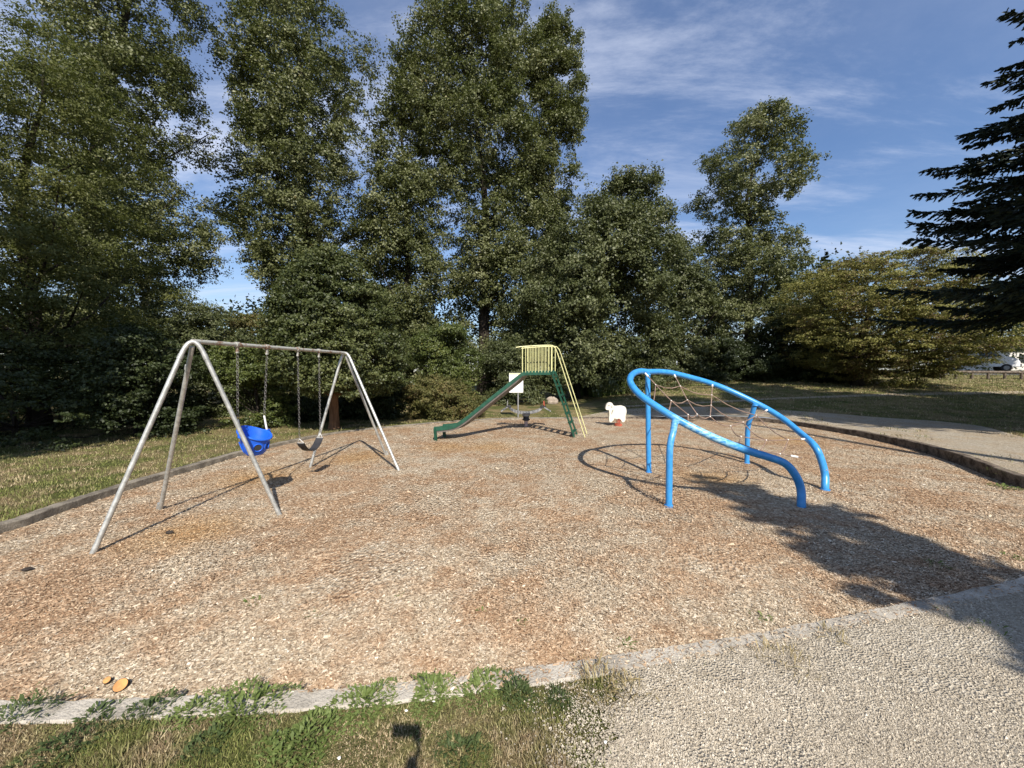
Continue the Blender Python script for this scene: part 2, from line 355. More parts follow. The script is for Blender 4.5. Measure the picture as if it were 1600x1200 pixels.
# ------------------------------------------------------------------ setting: ground sheet, pit, kerbs, paths
INNER = [plane(px, py, .10)[:2] for px, py in ((0, 822), (100, 789), (200, 757), (300, 728), (400, 701), (520, 677), (620, 666), (700, 659), (790, 654), (900, 653), (1000, 653), (1110, 655), (1200, 659))]
INNER += [plane(px, py, .2)[:2] for px, py in ((1320, 671), (1420, 690), (1500, 712), (1600, 746))]
INNER += [np.array(q) for q in ((9.25, 5.9), (9.1, 5.2), (8.2, 4.75), (6.6, 4.15))]
INNER += [plane(px, py, .10)[:2] for px, py in ((1600, 901), (1400, 945), (1200, 985), (1000, 1018), (800, 1046), (650, 1065), (450, 1080), (250, 1089), (0, 1093))]
INNER += [np.array(q) for q in ((-4.7, 2.3), (-6.1, 2.7), (-6.7, 3.6))]
INNER = np.array(catmull(INNER, 12, True))
NI = len(INNER); PC = np.array([1.0, 6.0])
def seg(i): return 12 * i
tang = np.roll(INNER, -1, 0) - np.roll(INNER, 1, 0); tang /= np.linalg.norm(tang, axis=1, keepdims=True)
OUTN = np.stack([-tang[:, 1], tang[:, 0]], 1)                       # outline runs clockwise: outward normal on its left
KW = .15
OUTER = INNER + OUTN * KW
def ground_sheet():
    s = np.concatenate([[0, .02, .05, .1], np.geomspace(.18, 40, 46)])
    V = []; base = INNER + OUTN * KW * .5
    for k in s:
        xy = base + (base - PC) * k
        V.append(np.concatenate([xy, terrain(xy[:, 0], xy[:, 1])[:, None]], 1))
    V = np.concatenate(V); i = np.arange(NI); j = (i + 1) % NI
    Q = np.concatenate([np.stack([a * NI + i, a * NI + j, (a + 1) * NI + j, (a + 1) * NI + i], 1)[:, ::-1] for a in range(len(s) - 1)])
    o = npmesh('ground', V, 4, M['lawn'], tri=Q); o['kind'] = 'structure'
    o.data.polygons.foreach_set('use_smooth', [True] * len(Q))
ground_sheet()
def pitz(x, y): return .075 * ss(y, 7.5, 13)
def pit():
    base = INNER + OUTN * KW * .5; V = [np.array([[PC[0], PC[1], 0]])]
    ks = np.linspace(1 / 14, 1, 14)
    for k in ks:
        xy = PC + (base - PC) * k
        z = .018 * np.sin(xy[:, 0] * 1.7 + 1) * np.sin(xy[:, 1] * 1.3) * (1 - k) * 2 + pitz(xy[:, 0], xy[:, 1])
        V.append(np.concatenate([xy, z[:, None]], 1))
    V = np.concatenate(V); i = np.arange(NI); j = (i + 1) % NI
    T = [np.stack([0 * i, 1 + j, 1 + i], 1)]
    for a in range(13):
        p, q, r, w = 1 + a * NI + i, 1 + a * NI + j, 1 + (a + 1) * NI + j, 1 + (a + 1) * NI + i
        T += [np.stack([p, q, r], 1), np.stack([p, r, w], 1)]
    o = npmesh('playground_surface', V, 3, M['chipbed'], tri=np.concatenate(T)); o['kind'] = 'structure'
pit()
def kerb(i0, i1, name, mat, label, top0, jit=.006):
    idx = [k % NI for k in range(i0, i1 + 1)]; b = MB(); V = []; Fc = []; rr = random.Random(i0)
    for n, k in enumerate(idx):
        top = top0(INNER[k]) + rr.uniform(-jit, jit); a = INNER[k] + OUTN[k] * rr.uniform(-jit, jit); c = OUTER[k] + OUTN[k] * rr.uniform(-jit, jit)
        for p, z in ((a, -.15), (a, top - .012), (a + OUTN[k] * .012, top), (c - OUTN[k] * .012, top), (c, top - .012), (c, -.15)): V.append((p[0], p[1], z))
        if n: Fc += [((n - 1) * 6 + q, (n - 1) * 6 + q + 1, n * 6 + q + 1, n * 6 + q)[::-1] for q in range(5)]
    Fc += [tuple(range(6)), tuple(range((len(idx) - 1) * 6, len(idx) * 6))[::-1]]
    return tag(b.add(V, Fc).build(name, mat), label, 'kerb')
kerb(seg(21), seg(29), 'concrete_kerb', M['concrete'], 'flush worn grey concrete kerb between wood chips and foreground gravel', lambda p: .112)
kerb(seg(29), seg(33) + seg(9), 'timber_kerb', M['edging'], 'low grey timber edging along the left lawn behind the swings', lambda p: .112, .006)
kerb(seg(9), seg(21), 'timber_kerb', M['timber'], 'dark raised timber edging curving round the right of the chips', lambda p: .10 + .1 * float(ss(p[0], 4.5, 8.5)) + .02, .008)

def strip(name, A, B, mat, up=.012, nx=6, rough=0):
    A = np.array(catmull(A, 6)); B = np.array(catmull(B, 6)); n = len(A); V = []
    for k in range(nx + 1):
        xy = A[:, :2] + (B[:, :2] - A[:, :2]) * k / nx
        if rough:
            u = (xy[8] - xy[0]) / np.linalg.norm(xy[8] - xy[0]); xy[0] = xy[0] - u * rough * (.5 + math.sin(k * 1.7) * .3 + math.sin(k * 4.1 + 1) * .25 + math.sin(k * .45) * .35)
        V.append(np.concatenate([xy, (terrain(xy[:, 0], xy[:, 1]) + up)[:, None]], 1))
    V = np.concatenate(V); i = np.arange(n - 1)
    Q = np.concatenate([np.stack([k * n + i, k * n + i + 1, (k + 1) * n + i + 1, (k + 1) * n + i], 1) for k in range(nx)])
    o = npmesh(name, V, 4, mat, tri=Q); o['kind'] = 'structure'
    if o.data.polygons[0].normal.z < 0: o.data.flip_normals()
    return o
# gravel path: from the bottom right of the photo, round the right of the pit, to the far side
pin = [OUTER[k] - OUTN[k] * .05 for k in [seg(24) + 2, seg(23), seg(22), seg(21), seg(20), seg(19), seg(18), seg(17), seg(16), seg(15), seg(14), seg(13), seg(12), seg(11), seg(10), seg(9)]]
pout = [np.array(q) for q in ((.28, 1.2), (1.5, .3), (3.2, -1), (6, -1.5), (9.5, 1.0), (11, 3.0), (11.4, 4.5), (11.3, 6))] + [ground(px, py)[:2] for px, py in ((1600, 684), (1540, 668), (1480, 660), (1380, 653), (1280, 645), (1180, 639), (1060, 636), (960, 640))]
strip('path', pin, pout, M['gravel'], nx=60, rough=.09)
strip('path', [ground(px, py)[:2] for px, py in ((960, 637), (1100, 630.5), (1250, 623), (1420, 618), (1700, 614))],
      [ground(px, py)[:2] for px, py in ((960, 635), (1100, 628), (1250, 620.5), (1420, 614.5), (1700, 609.5))], M['gravel'])
strip('road', [(22, 35.2), (40, 34), (70, 33)], [(22, 45), (40, 45), (75, 45)], M['asphalt'])

# scattered wood chips, stones, grass
def hash3(P, s):
    q = P / s; i = np.floor(q); f = q - i; f = f * f * (3 - 2 * f); r = 0
    for a in (0, 1):
        for b in (0, 1):
            for c in (0, 1):
                k = i + np.array([a, b, c]); h = np.sin(k @ np.array([127.1, 311.7, 74.7])) * 43758.5453; h = h - np.floor(h)
                w = (f[:, 0] if a else 1 - f[:, 0]) * (f[:, 1] if b else 1 - f[:, 1]) * (f[:, 2] if c else 1 - f[:, 2]); r = r + w * h
    return r

def unproject(px, py, z):
    a = px - CX; b = CY - py; dy = F * cp + b * sp; dz = -F * sp + b * cp; t = (z - H) / dz; return a * t, dy * t
def chips():
    n = 800000
    py = 652 + 460 * rng.random(n) ** 1.25; px = rng.uniform(-160, 1760, n); x, y = unproject(px, py, 0.0)
    k = inside(x, y, INNER); kb = ~k & inside(x, y, OUTER) & (rng.random(n) < .07) & (y < 4)
    onk = kb[k | kb]; k = k | kb; x, y = x[k], y[k]; n = len(x)
    L = rng.gamma(2.6, .0042, n) + .006; Wd = L * rng.uniform(.22, .5, n); L *= 1 + .04 * y; Wd *= 1 + .06 * y
    nr = np.stack([rng.normal(0, .24, n), rng.normal(0, .24, n), np.ones(n)], 1); nr = unit(nr)
    th = rng.uniform(0, 2 * np.pi, n); th = np.where(rng.random(n) < .45, rng.normal(.3, .5, n), th)
    t = np.stack([np.cos(th), np.sin(th), np.zeros(n)], 1); t = unit(t - nr * np.sum(t * nr, 1, keepdims=True)); b = np.cross(nr, t)
    kk = np.linalg.norm(np.stack([x, y], 1) - PC, axis=1)
    c = np.stack([x, y, pitz(x, y) + .004 + rng.random(n) * .008], 1)
    c[:, 2] = np.where(onk, .118, c[:, 2])
    l = t * (L / 2)[:, None]; w = b * (Wd / 2)[:, None]
    q = rng.uniform(.3, 1, (n, 1)); V = np.stack([c - l - w * q, c + l * .8 - w, c + l + w * q * .5, c - l * .7 + w], 1)
    o = npmesh('wood_chips', V, 4, M['chip'], rng.beta(2.2, 2.2, n)); o['kind'] = 'stuff'
    o['label'] = 'loose tan and reddish wood chips covering the playground'; o['category'] = 'wood chips'
chips()
def gravelstones():
    n = 320000; py = 655 + 640 * rng.random(n); px = rng.uniform(780, 1900, n); x, y = unproject(px, py, .112)
    poly = [p for p in np.array(catmull(pin, 4))] + [p for p in np.array(catmull(pout, 4))[::-1]]
    edge = .18 * np.sin(x * 5 + y * 3) + .12 * np.sin(x * 13 - y * 7)
    inn = inside(x, y, poly); dist = (px - 905) / 60.0
    pat = hash3(np.stack([x * 1.0, y * 1.6, 0 * x], 1), .42) * .6 + hash3(np.stack([x, y, 0 * x + 3], 1), .13) * .4
    keepp = rng.random(n) < np.clip((pat - .3) * 2.4, .12, 1) * np.where(y > 4.5, .25, 1)
    k = keepp & (inn & ((dist > 0) | (py < 1000) | (rng.random(n) < .5))) | keepp & ((py > 1040) & ~inn & (dist > -3) & (dist < 2.5) & ~inside(x, y, OUTER) & (rng.random(n) < .6 * np.exp(np.minimum(dist * .8, 0)))); x, y = x[k], y[k]; n = len(x)
    r = (rng.gamma(1.9, .0012, n) + .0012); r *= 1 + .05 * np.maximum(y, 0)
    c = np.stack([x, y, terrain(x, y) + .015], 1); ph = rng.uniform(0, 6.28, n)
    P = [c + np.stack([r * np.cos(ph + a) * rng.uniform(.7, 1.3, n), r * np.sin(ph + a) * rng.uniform(.7, 1.3, n), -r * .3], 1) for a in (0, 2.1, 4.2)]
    top = c + np.stack([rng.normal(0, .3, n) * r, rng.normal(0, .3, n) * r, r * rng.uniform(.35, .9, n)], 1)
    V = np.concatenate([np.stack([P[0], P[1], top], 1), np.stack([P[1], P[2], top], 1), np.stack([P[2], P[0], top], 1)])
    rv = rng.random(n); o = npmesh('gravel', V, 3, M['stone'], np.concatenate([rv, rv, rv])); o['kind'] = 'stuff'
    o['label'] = 'loose pale crushed gravel on the foreground path'; o['category'] = 'gravel'
gravelstones()
def blades(x, y, h, name, mat, label, lean=.6, wid=.004):
    n = len(x); z = terrain(x, y); ph = rng.uniform(0, 6.28, n); w = wid * (1 + .12 * np.maximum(y, 0))
    c = np.stack([x, y, z], 1); d = np.stack([np.cos(ph), np.sin(ph), 0 * x], 1)
    le = rng.uniform(0, lean, n) * h; pl = rng.uniform(0, 6.28, n)
    tip = c + np.stack([np.cos(pl) * le, np.sin(pl) * le, h * np.sqrt(np.maximum(.1, 1 - (le / h) ** 2))], 1)
    V = np.stack([c - d * w[:, None], c + d * w[:, None], tip], 1)
    o = npmesh(name, V, 3, mat, rng.random(n)); o['kind'] = 'stuff'; o['label'] = label; o['category'] = 'grass'
def grass():
    # foreground strip, left of the gravel
    n = 90000; px = rng.uniform(-150, 1120, n); py = rng.uniform(1020, 1300, n); x, y = unproject(px, py, .1)
    out = ~inside(x, y, OUTER + OUTN * .0); lim = 900 + 45 * np.sin(y * 9)
    fac = np.where(px > lim, np.exp(-(px - lim) / 60), 1)
    k = out & (rng.random(n) < fac); x, y = x[k], y[k]
    nz = np.sin(x * 3.1 + 1) * np.sin(y * 4.3) + .5 * np.sin(x * 9 + y * 7)
    h = np.clip(rng.gamma(4, .0045, len(x)) * (1 + .5 * nz), .005, .07)
    blades(x, y, h, 'foreground_grass', M['blade'], 'dry patchy grass in the foreground beside the kerb', .95, .0022)
    # left lawn
    n = 120000; px = rng.uniform(-250, 960, n); py = 640 + 220 * rng.random(n) ** 1.2; x, y = unproject(px, py, .1)
    k = ~inside(x, y, OUTER) & (y > 3.5) & (y < 17); x, y = x[k], y[k]
    blades(x, y, np.clip(rng.gamma(5, .008, len(x)), .01, .10), 'lawn_grass', M['blade'], 'mown half dry lawn behind the left edging', .9, .004)
    n = 90000; px = rng.uniform(950, 1700, n); py = rng.uniform(594, 672, n)
    P = []
    Y = 6 + 34 * rng.random(n) ** .8; X = Y * (px - 800) / F
    poly = [p for p in np.array(catmull(pin, 4))] + [p for p in np.array(catmull(pout, 4))[::-1]]
    k = (~inside(X, Y, poly) | (rng.random(n) < .7 * (hash3(np.stack([X, Y * .7, 0 * X], 1), .9) > .60))) & ~inside(X, Y, OUTER); X, Y = X[k], Y[k]
    blades(X, Y, np.clip(rng.gamma(5, .011, len(X)), .02, .12), 'park_grass', M['blade'], 'mown park lawn beyond the path on the right', .9, .005)
grass()

# ------------------------------------------------------------------ swing set
def swing():
    f1, f2, f3 = plane(145, 865), plane(437, 805), plane(248, 795); fA, fB, fC = plane(485, 730), plane(623, 735), plane(606, 711)
    aN = np.array([-4.02, 4.87, 2.36]); aF = np.array([-3.55, 8.2, 2.36]); r = .0275
    root = thing('swing_set', (-3.8, 6.5, 0), 'grey galvanised pipe swing frame with tripod ends on the wood chips', 'swing set')
    def bend(f, ap, g):
        d1 = (f - ap); d2 = (g - ap); d1 /= np.linalg.norm(d1); d2 /= np.linalg.norm(d2)
        va = ap + np.array([0, 0, .15]); d1 = (f - va); d2 = (g - va); d1 /= np.linalg.norm(d1); d2 /= np.linalg.norm(d2)
        return [f + d1 * .12] + [(1 - t) ** 2 * (va + d1 * .34) + 2 * t * (1 - t) * va + t * t * (va + d2 * .34) for t in np.linspace(0, 1, 13)] + [g + d2 * .12]
    dn = np.array([0, 0, .12])
    MB().tube(bend(f1, aN, f2), r, 12).build('leg', M['galv'], root)
    MB().tube([f3 - dn, aN + (f3 - aN) * .02 - np.array([0, 0, .02])], r * .97, 12).build('leg', M['galv'], root)
    MB().tube(bend(fB, aF, fA), r, 12).build('leg', M['galv'], root)
    MB().tube([fC - dn, aF + (fC - aF) * .02 - np.array([0, 0, .02])], r * .97, 12).build('leg', M['galv'], root)
    MB().tube([aN - (aF - aN) * .004, aF + (aF - aN) * .004], r * 1.02, 12).build('crossbar', M['rusty'], root)
    for a, q in ((aN, f1), (aN, f2), (aN, f3), (aF, fA), (aF, fB), (aF, fC)):
        a = a.copy(); a[2] += .15 if q is not f3 and q is not fC else 0
        d = (q - a) / np.linalg.norm(q - a); MB().tube([a + d * .34, a + d * .40], r * 1.14, 12).build('sleeve', M['galv'], root)
        va = a; d = (q - va) / np.linalg.norm(q - va); MB().tube([q + d * .08, q - d * .10], r * 1.07, 12).build('foot_sleeve', M['galv'], root)
    tops = []
    for t in (.196, .36, .569, .742):
        p = aN + (aF - aN) * t; ax = (aF - aN) / np.linalg.norm(aF - aN)
        b = MB().tube([p - ax * .03, p + ax * .03], r * 1.45, 12); b.box(p + np.array([0, 0, -.075]), .03, .03, .09); b.build('swing_hanger', M['rusty'], root)
        tops.append(p + np.array([0, 0, -.12]))
    def chain(a, b, parent, link=.055):
        mb = MB(); d = b - a; L = np.linalg.norm(d); d /= L; n = int(L / (link * .78)); u, w = frame_of(d)
        for i in range(n):
            c = a + d * (i + .5) * L / n; s = u if i % 2 else w
            loop = [c + d * (link * .5 * math.cos(q)) + s * (.015 * math.sin(q)) for q in np.linspace(0, 2 * math.pi, 9)[:-1]]
            mb.tube(loop, .0036, 4, closed=True)
        return mb.build('chain', M['chain'], parent)
    # blue bucket seat
    c = (tops[0] + tops[1]) / 2; ax = (tops[1] - tops[0]); ax /= np.linalg.norm(ax); ay = np.array([-ax[1], ax[0], 0]); ay = -ay   # ay points to the right of the bar
    bz = .72; B = np.array([c[0], c[1], bz]) + ay * .0
    rb = thing('bucket_swing', (B[0], B[1], bz), 'blue full bucket toddler swing seat hanging on white sleeved chains', 'swing', 'swings on the swing set')
    mb = MB(); n = 28; prof = [(0, .05), (.02, .0), (.10, -.0), (.135, .04), (.16, .12), (.18, .20), (.20, .27)]
    V = []; rows = []
    def rimz(a): return .05 * abs(math.cos(a)) ** 3 - .04 * max(0, math.sin(a)) + .15 * max(0, -math.sin(a)) ** 1.5
    for side in (1, .9):
        for r_, z in prof[1:] if side == 1 else prof[1:][::-1]:
            for k in range(n):
                a = 2 * math.pi * k / n; zz = z + (rimz(a) * (z / .27) ** 2); rr = r_ * side
                V.append(B + ax * math.cos(a) * rr * 1.12 + ay * math.sin(a) * rr + np.array([0, 0, zz + (0 if side == 1 else .012)]))
    m = 12
    Fc = [(i * n + k, i * n + (k + 1) % n, (i + 1) * n + (k + 1) % n, (i + 1) * n + k) for i in range(m - 1) for k in range(n)] + [tuple(range(n))[::-1], tuple(range((m - 1) * n, m * n))]
    mb.add(V, Fc).build('bucket_seat', M['bluebucket'], rb)
    for s in (-1, 1):
        u = ay * .80 * 1 + ax * s * .6; u /= np.linalg.norm(u); v = np.array([-u[1], u[0], 0])
        hole = [B + u * .172 + v * (.058 * math.cos(q)) + np.array([0, 0, .125 + .055 * math.sin(q)]) - u * .010 * (1 - math.sin(q)) for q in np.linspace(0, 2 * math.pi, 17)[:-1]]
        MB().prism(hole, u * .012).build('leg_hole_shade', M['dark'], rb); MB().tube([p + u * .012 for p in hole], .008, 6, closed=True).build('hole_lip', M['bluebucket'], rb)  # shell is uncut: dark plate stands for the shade inside each leg opening
    for q in (-2.6, -1.57, -.5, 1.57):
        d = ax * math.cos(q) * 1.12 + ay * math.sin(q); MB().tube([B + d * (.135 if z < .1 else .165 if z < .15 else .190) + np.array([0, 0, z]) for z in (.06, .13, .22)], .010, 6).build('rib', M['bluebucket'], rb)
    mb = MB(); loop = [B + ax * math.cos(a) * .226 + ay * math.sin(a) * .203 + np.array([0, 0, .27 + rimz(a)]) for a in np.linspace(0, 2 * math.pi, 29)[:-1]]
    mb.tube(loop, .016, 8, closed=True).build('rim', M['bluebucket'], rb)
    for s, tp in ((-1, tops[0]), (1, tops[1])):
        e = B + ax * s * .24 + np.array([0, 0, .32]); mid = e + (tp - e) * .20 - ay * .05
        lug = MB().box(e + ax * s * .01, .05, .06, .05, ax, ay).build('lug', M['bluebucket'], rb)
        chain(mid, tp, rb); MB().tube([e, mid], .014, 8).build('chain_sleeve', M['strap'], rb)
    # black belt seat
    e0, e1 = tops[2].copy(), tops[3].copy(); e0[2] = .78; e1[2] = .78
    rb = thing('belt_swing', ((e0[0] + e1[0]) / 2, (e0[1] + e1[1]) / 2, .5), 'black rubber belt swing seat hanging on two bare chains', 'swing', 'swings on the swing set')
    bx = (e1 - e0); L = np.linalg.norm(bx); bx /= L; by = np.array([bx[1], -bx[0], 0])
    V = []; N = 16
    for i in range(N + 1):
        t = i / N; p = e0 + bx * L * (.04 + .92 * t) + np.array([0, 0, -.08 - .19 * math.sin(math.pi * t) ** .8]); wd = .075 + .0 * t
        V += [p + by * wd, p - by * wd, p - by * wd + np.array([0, 0, .012]), p + by * wd + np.array([0, 0, .012])]
    Fc = [(4 * i + a, 4 * i + (a + 1) % 4, 4 * i + 4 + (a + 1) % 4, 4 * i + 4 + a) for i in range(N) for a in range(4)] + [(3, 2, 1, 0), (4 * N, 4 * N + 1, 4 * N + 2, 4 * N + 3)]
    MB().add(V, Fc).build('belt_seat', M['rubber'], rb)
    for p, tp, s in ((e0, tops[2], 1), (e1, tops[3], -1)):
        chain(p, tp, rb); q = p + bx * s * L * .045 + np.array([0, 0, -.075])
        MB().tube([p, q + by * .06, q - by * .06, p], .006, 6).build('end_ring', M['strap'], rb)
swing()

# ------------------------------------------------------------------ slide
def slide():
    O = np.array([-2.13, 10.6, .03]); ax = np.array([.992, .127, 0]); ay = np.array([.30, .954, 0]); Wd = .52
    root = thing('playground_slide', (0, 11.5, 0), 'green metal slide with ladder and pale yellow railings on wood chips', 'slide')
    P = lambda s, w, z: O + ax * s * .972 + ay * w + np.array([0, 0, z])
    prof = catmull([np.array(q) for q in ((-.02, .40), (.25, .42), (.55, .47), (.82, .62), (1.1, .83), (1.51, 1.15), (2.1, 1.60), (2.45, 1.86), (2.58, 1.93), (3.0, 1.945), (3.38, 1.95))], 5)
    for w in (0, Wd):
        V = []; n = len(prof)
        for (s, z) in prof:
            for dw, dz in ((-.022, -.12), (.022, -.12), (.022, 0), (-.022, 0)): V.append(P(s, w + dw, z + dz))
        Fc = [(4 * i + a, 4 * i + (a + 1) % 4, 4 * i + 4 + (a + 1) % 4, 4 * i + 4 + a) for i in range(n - 1) for a in range(4)] + [(3, 2, 1, 0), tuple(4 * n - 4 + a for a in range(4))]
        MB().add(V, Fc).build('side_rail', M['green'], root)
    V = []
    for (s, z) in prof:
        for w, dz in ((.0, -.17 + .06 * float(ss(s, 2.3, 2.6))), (Wd, -.17 + .06 * float(ss(s, 2.3, 2.6))), (Wd, -.118 + .02 * float(ss(s, 2.3, 2.6))), (.0, -.118 + .02 * float(ss(s, 2.3, 2.6)))): V.append(P(s, w, z + dz))
    n = len(prof); Fc = [(4 * i + a, 4 * i + (a + 1) % 4, 4 * i + 4 + (a + 1) % 4, 4 * i + 4 + a) for i in range(n - 1) for a in range(4)] + [(3, 2, 1, 0), tuple(4 * n - 4 + a for a in range(4))]
    MB().add(V, Fc).build('slide_bed', M['slidebed'], root)
    for w in (0, Wd):
        MB().beam(P(.03, w, -.1), P(.0, w, .36), .075, .05, ay).build('leg', M['green'], root)
        MB().beam(P(4.13, w, -.1), P(3.38, w, 1.93), .035, .11, ay).build('ladder_rail', M['green'], root)
    MB().beam(P(.02, 0, .30), P(.02, Wd, .30), .05, .05).build('cross_brace', M['green'], root)
    for k in range(1, 8):
        t = k / 7.6; s = 4.13 - .75 * t; z = 2.03 * t - .1
        MB().beam(P(s, .02, z), P(s, Wd - .02, z), .11, .03, (0, 0, 1)).build('step', M['green'], root)
    for w in (-.02, Wd + .02):
        top = [P(2.33, w, 2.60), P(2.45, w, 2.62), P(3.0, w, 2.66), P(3.33, w, 2.67)] + [P(3.42, w, 2.66), P(3.50, w, 2.58), P(3.56, w, 2.44), P(4.45, w * 1.0, -.1)]
        MB().tube(top, .014, 8).build('handrail', M['yellow'], root)
        for k in range(10):
            s = 2.52 + .86 * k / 9; r = .013 if k in (0, 9) else .009
            MB().tube([P(s, w, 1.90), P(s, w, 2.63 + .03 * (s - 2.5))], r, 6).build('baluster', M['yellow'], root)
slide()

# ------------------------------------------------------------------ blue hoop with net
def climber():
    n = np.cross(P2 - P1, P3 - P1); n /= np.linalg.norm(n)
    near_px = [(1013, 581), (1001, 580), (991, 583), (985, 590), (986, 600), (1000, 617), (1030, 638), (1056, 654), (1090, 672), (1130, 690), (1170, 705), (1200, 714)]
    far_px = [(1013, 581), (1035, 581), (1060, 585), (1120, 602), (1180, 629), (1220, 652), (1250, 676)]
    pn = [onplane(x, y, P1, n) for x, y in near_px]; pf = [onplane(x, y, P1, n) for x, y in far_px]
    f4 = plane(1252, 793); f5 = plane(1289, 765)
    pn += [at(1226, 724, 5.62), at(1242, 741, 5.60), at(1251, 763, 5.59), f4 + np.array([0, 0, .05]), f4 - np.array([0, 0, .15])]
    pf += [at(1272, 696, 6.62), at(1283, 718, 6.50), at(1289, 742, 6.45), f5 + np.array([0, 0, .05]), f5 - np.array([0, 0, .15])]
    loop = pf[::-1] + pn[1:]
    root = thing('net_climber', (3.7, 6.9, 0), 'bright blue sloping hoop climber with rope net on four posts', 'climbing frame')
    pts = catmull(loop, 6)
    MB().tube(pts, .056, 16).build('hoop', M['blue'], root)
    f1 = plane(1014, 738); f2 = plane(1045, 790); f3 = plane(1167, 724)
    z = np.array([0, 0, .15])
    h1 = onplane(1012, 582, P1, n)
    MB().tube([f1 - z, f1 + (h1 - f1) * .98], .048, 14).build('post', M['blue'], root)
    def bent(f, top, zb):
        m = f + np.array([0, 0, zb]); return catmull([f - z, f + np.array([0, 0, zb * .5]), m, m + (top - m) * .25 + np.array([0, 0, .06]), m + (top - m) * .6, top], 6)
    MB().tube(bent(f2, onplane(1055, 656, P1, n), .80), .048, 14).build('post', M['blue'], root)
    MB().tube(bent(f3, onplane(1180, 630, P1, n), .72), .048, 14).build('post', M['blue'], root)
    for f in (f1, f2, f3, f4, f5):
        MB().tube([f + np.array([0, 0, -.03]), f + np.array([0, 0, .012])], .062 if f is not f4 and f is not f5 else .071, 16).build('ground_collar', M['blue'], root)
    for hp, bp_ in ((h1, f1), (onplane(1055, 656, P1, n), f2), (onplane(1180, 630, P1, n), f3)):
        MB().blob(hp + np.array([0, 0, -.045]), .060, .060, .03, 0, 14, 6).build('weld', M['blue'], root)
    for k_ in (14, 30, 62, 78):
        if k_ < len(pts): MB().blob(pts[k_] + np.array([.0, -.054, .012]), .013, .008, .013, 0, 8, 5).build('bolt', M['grey'], root)
    # the net: spokes and rings in the hoop's plane, sagging a little
    ring = np.array([p for p in pts if p[2] > .60]); lp = np.array(ring)
    lp = np.concatenate([lp, [lp[-1] * .67 + lp[0] * .33, lp[-1] * .33 + lp[0] * .67]])
    cen = onplane(1108, 648, P1, n)
    d = np.linalg.norm(np.diff(np.concatenate([lp, lp[:1]]), axis=0), axis=1); cum = np.concatenate([[0], np.cumsum(d)]); tot = cum[-1]
    def rim(f):
        q = (f % 1) * tot; k = min(np.searchsorted(cum, q, 'right') - 1, len(lp) - 1); return lp[k] + (lp[(k + 1) % len(lp)] - lp[k]) * ((q - cum[k]) / d[k])
    ns = 9; fr = [(.30, .24), (.55, .20), (.77, .10), (1, 0)]; rr = random.Random(5); nodes = []
    for i in range(ns):
        e = rim(.035 + i / ns + rr.uniform(-.012, .012)); row = []
        for f, sag in fr: row.append(cen + (e - cen) * (f + (rr.uniform(-.025, .025) if f < 1 else 0)) - np.array([0, 0, sag]))
        nodes.append(row)
    net = thing('climbing_net', (3.7, 6.9, .9), 'brown rope web net laced inside the sloping blue hoop', 'net')
    for i in range(ns):
        MB().tube(catmull(nodes[i], 4), .010, 6).build('rope_spoke', M['rope'], net)
    for k in range(3):
        P = []
        for i in range(ns):
            a, b = nodes[i][k], nodes[(i + 1) % ns][k]
            P += [a, a * .65 + b * .35 - np.array([0, 0, .05]), a * .35 + b * .65 - np.array([0, 0, .05])]
        MB().tube(P, .0095, 6, closed=True).build('rope_ring', M['rope'], net)
    mb = MB()
    for i in range(ns):
        for k in range(3):
            MB().blob(nodes[i][k], .014, .014, .014, 0, 8, 5).build('connector', M['white'], net)
        e, q = nodes[i][3], nodes[i][2]; u = (q - e) / np.linalg.norm(q - e); MB().tube([e + u * .05, e + u * .15], .017, 8).build('end_clamp', M['white'], net)
climber()

# ------------------------------------------------------------------ sheep rider, seesaw, sign, boulder
def pitpt(px, py):
    p = plane(px, py)
    for _ in range(6): p = plane(px, py, float(pitz(p[0], p[1])))
    return p
def sheep():
    b = pitpt(966, 665); root = thing('sheep_spring_rider', b, 'white sheep cut-out rider on a red coil spring', 'spring rider')
    k = 1 / 43.5
    out = [(946.5, 636), (948.5, 631.5), (952, 629), (956, 629.5), (958.5, 633), (962, 634.5), (967, 634), (972, 634), (976, 635.5), (978.5, 639), (979, 645), (977.5, 650), (977.5, 656), (975, 659.5), (972, 659.5), (969.5, 655.5), (964, 655), (960.5, 655), (958, 657.5), (955.5, 660), (952.5, 659.5), (951.8, 655), (952, 648), (951.5, 641), (949, 641), (946.8, 639.5)]
    pts = []
    for (px, py) in [tuple(q) for q in catmull([np.array(o) for o in out], 4, True)]:
        p = at(px, py, b[1] - .06); pts.append(p)
    MB().prism(pts[::-1], (0, .12, 0)).build('sheep_body', M['sheep'], root, True, .012)
    e_ = at(951.5, 633.5, b[1] - .06); MB().blob(e_ + np.array([0, -.004, 0]), .018, .006, .018, 0, 10, 6).build('eye', M['dark'], root)
    e_ = at(956.2, 634.5, b[1] - .06); MB().blob(e_ + np.array([0, -.01, 0]), .032, .014, .06, 0, 10, 6).build('ear', M['sheep'], root)
    sp_ = [b + np.array([.06 * math.cos(a), .06 * math.sin(a), .06 + .19 * a / (2 * math.pi * 4)]) for a in np.linspace(0, 2 * math.pi * 4, 64)]
    MB().tube(sp_, .014, 6).build('spring', M['red'], root)
    MB().lathe(b - np.array([0, 0, .04]), [(.13, 0), (.13, .10), (.10, .115)], 16).build('spring_base', M['red'], root, True)
    MB().box(b + np.array([0, 0, .262]), .2, .11, .03).build('mount_plate', M['red'], root)
    hp = at(957, 640, b[1]); MB().tube([hp - np.array([0, .22, 0]), hp + np.array([0, .22, 0])], .014, 8).build('handle', M['sheep'], root)
    hp = at(960, 653, b[1]); MB().tube([hp - np.array([0, .2, 0]), hp + np.array([0, .2, 0])], .014, 8).build('foot_peg', M['sheep'], root)
sheep()
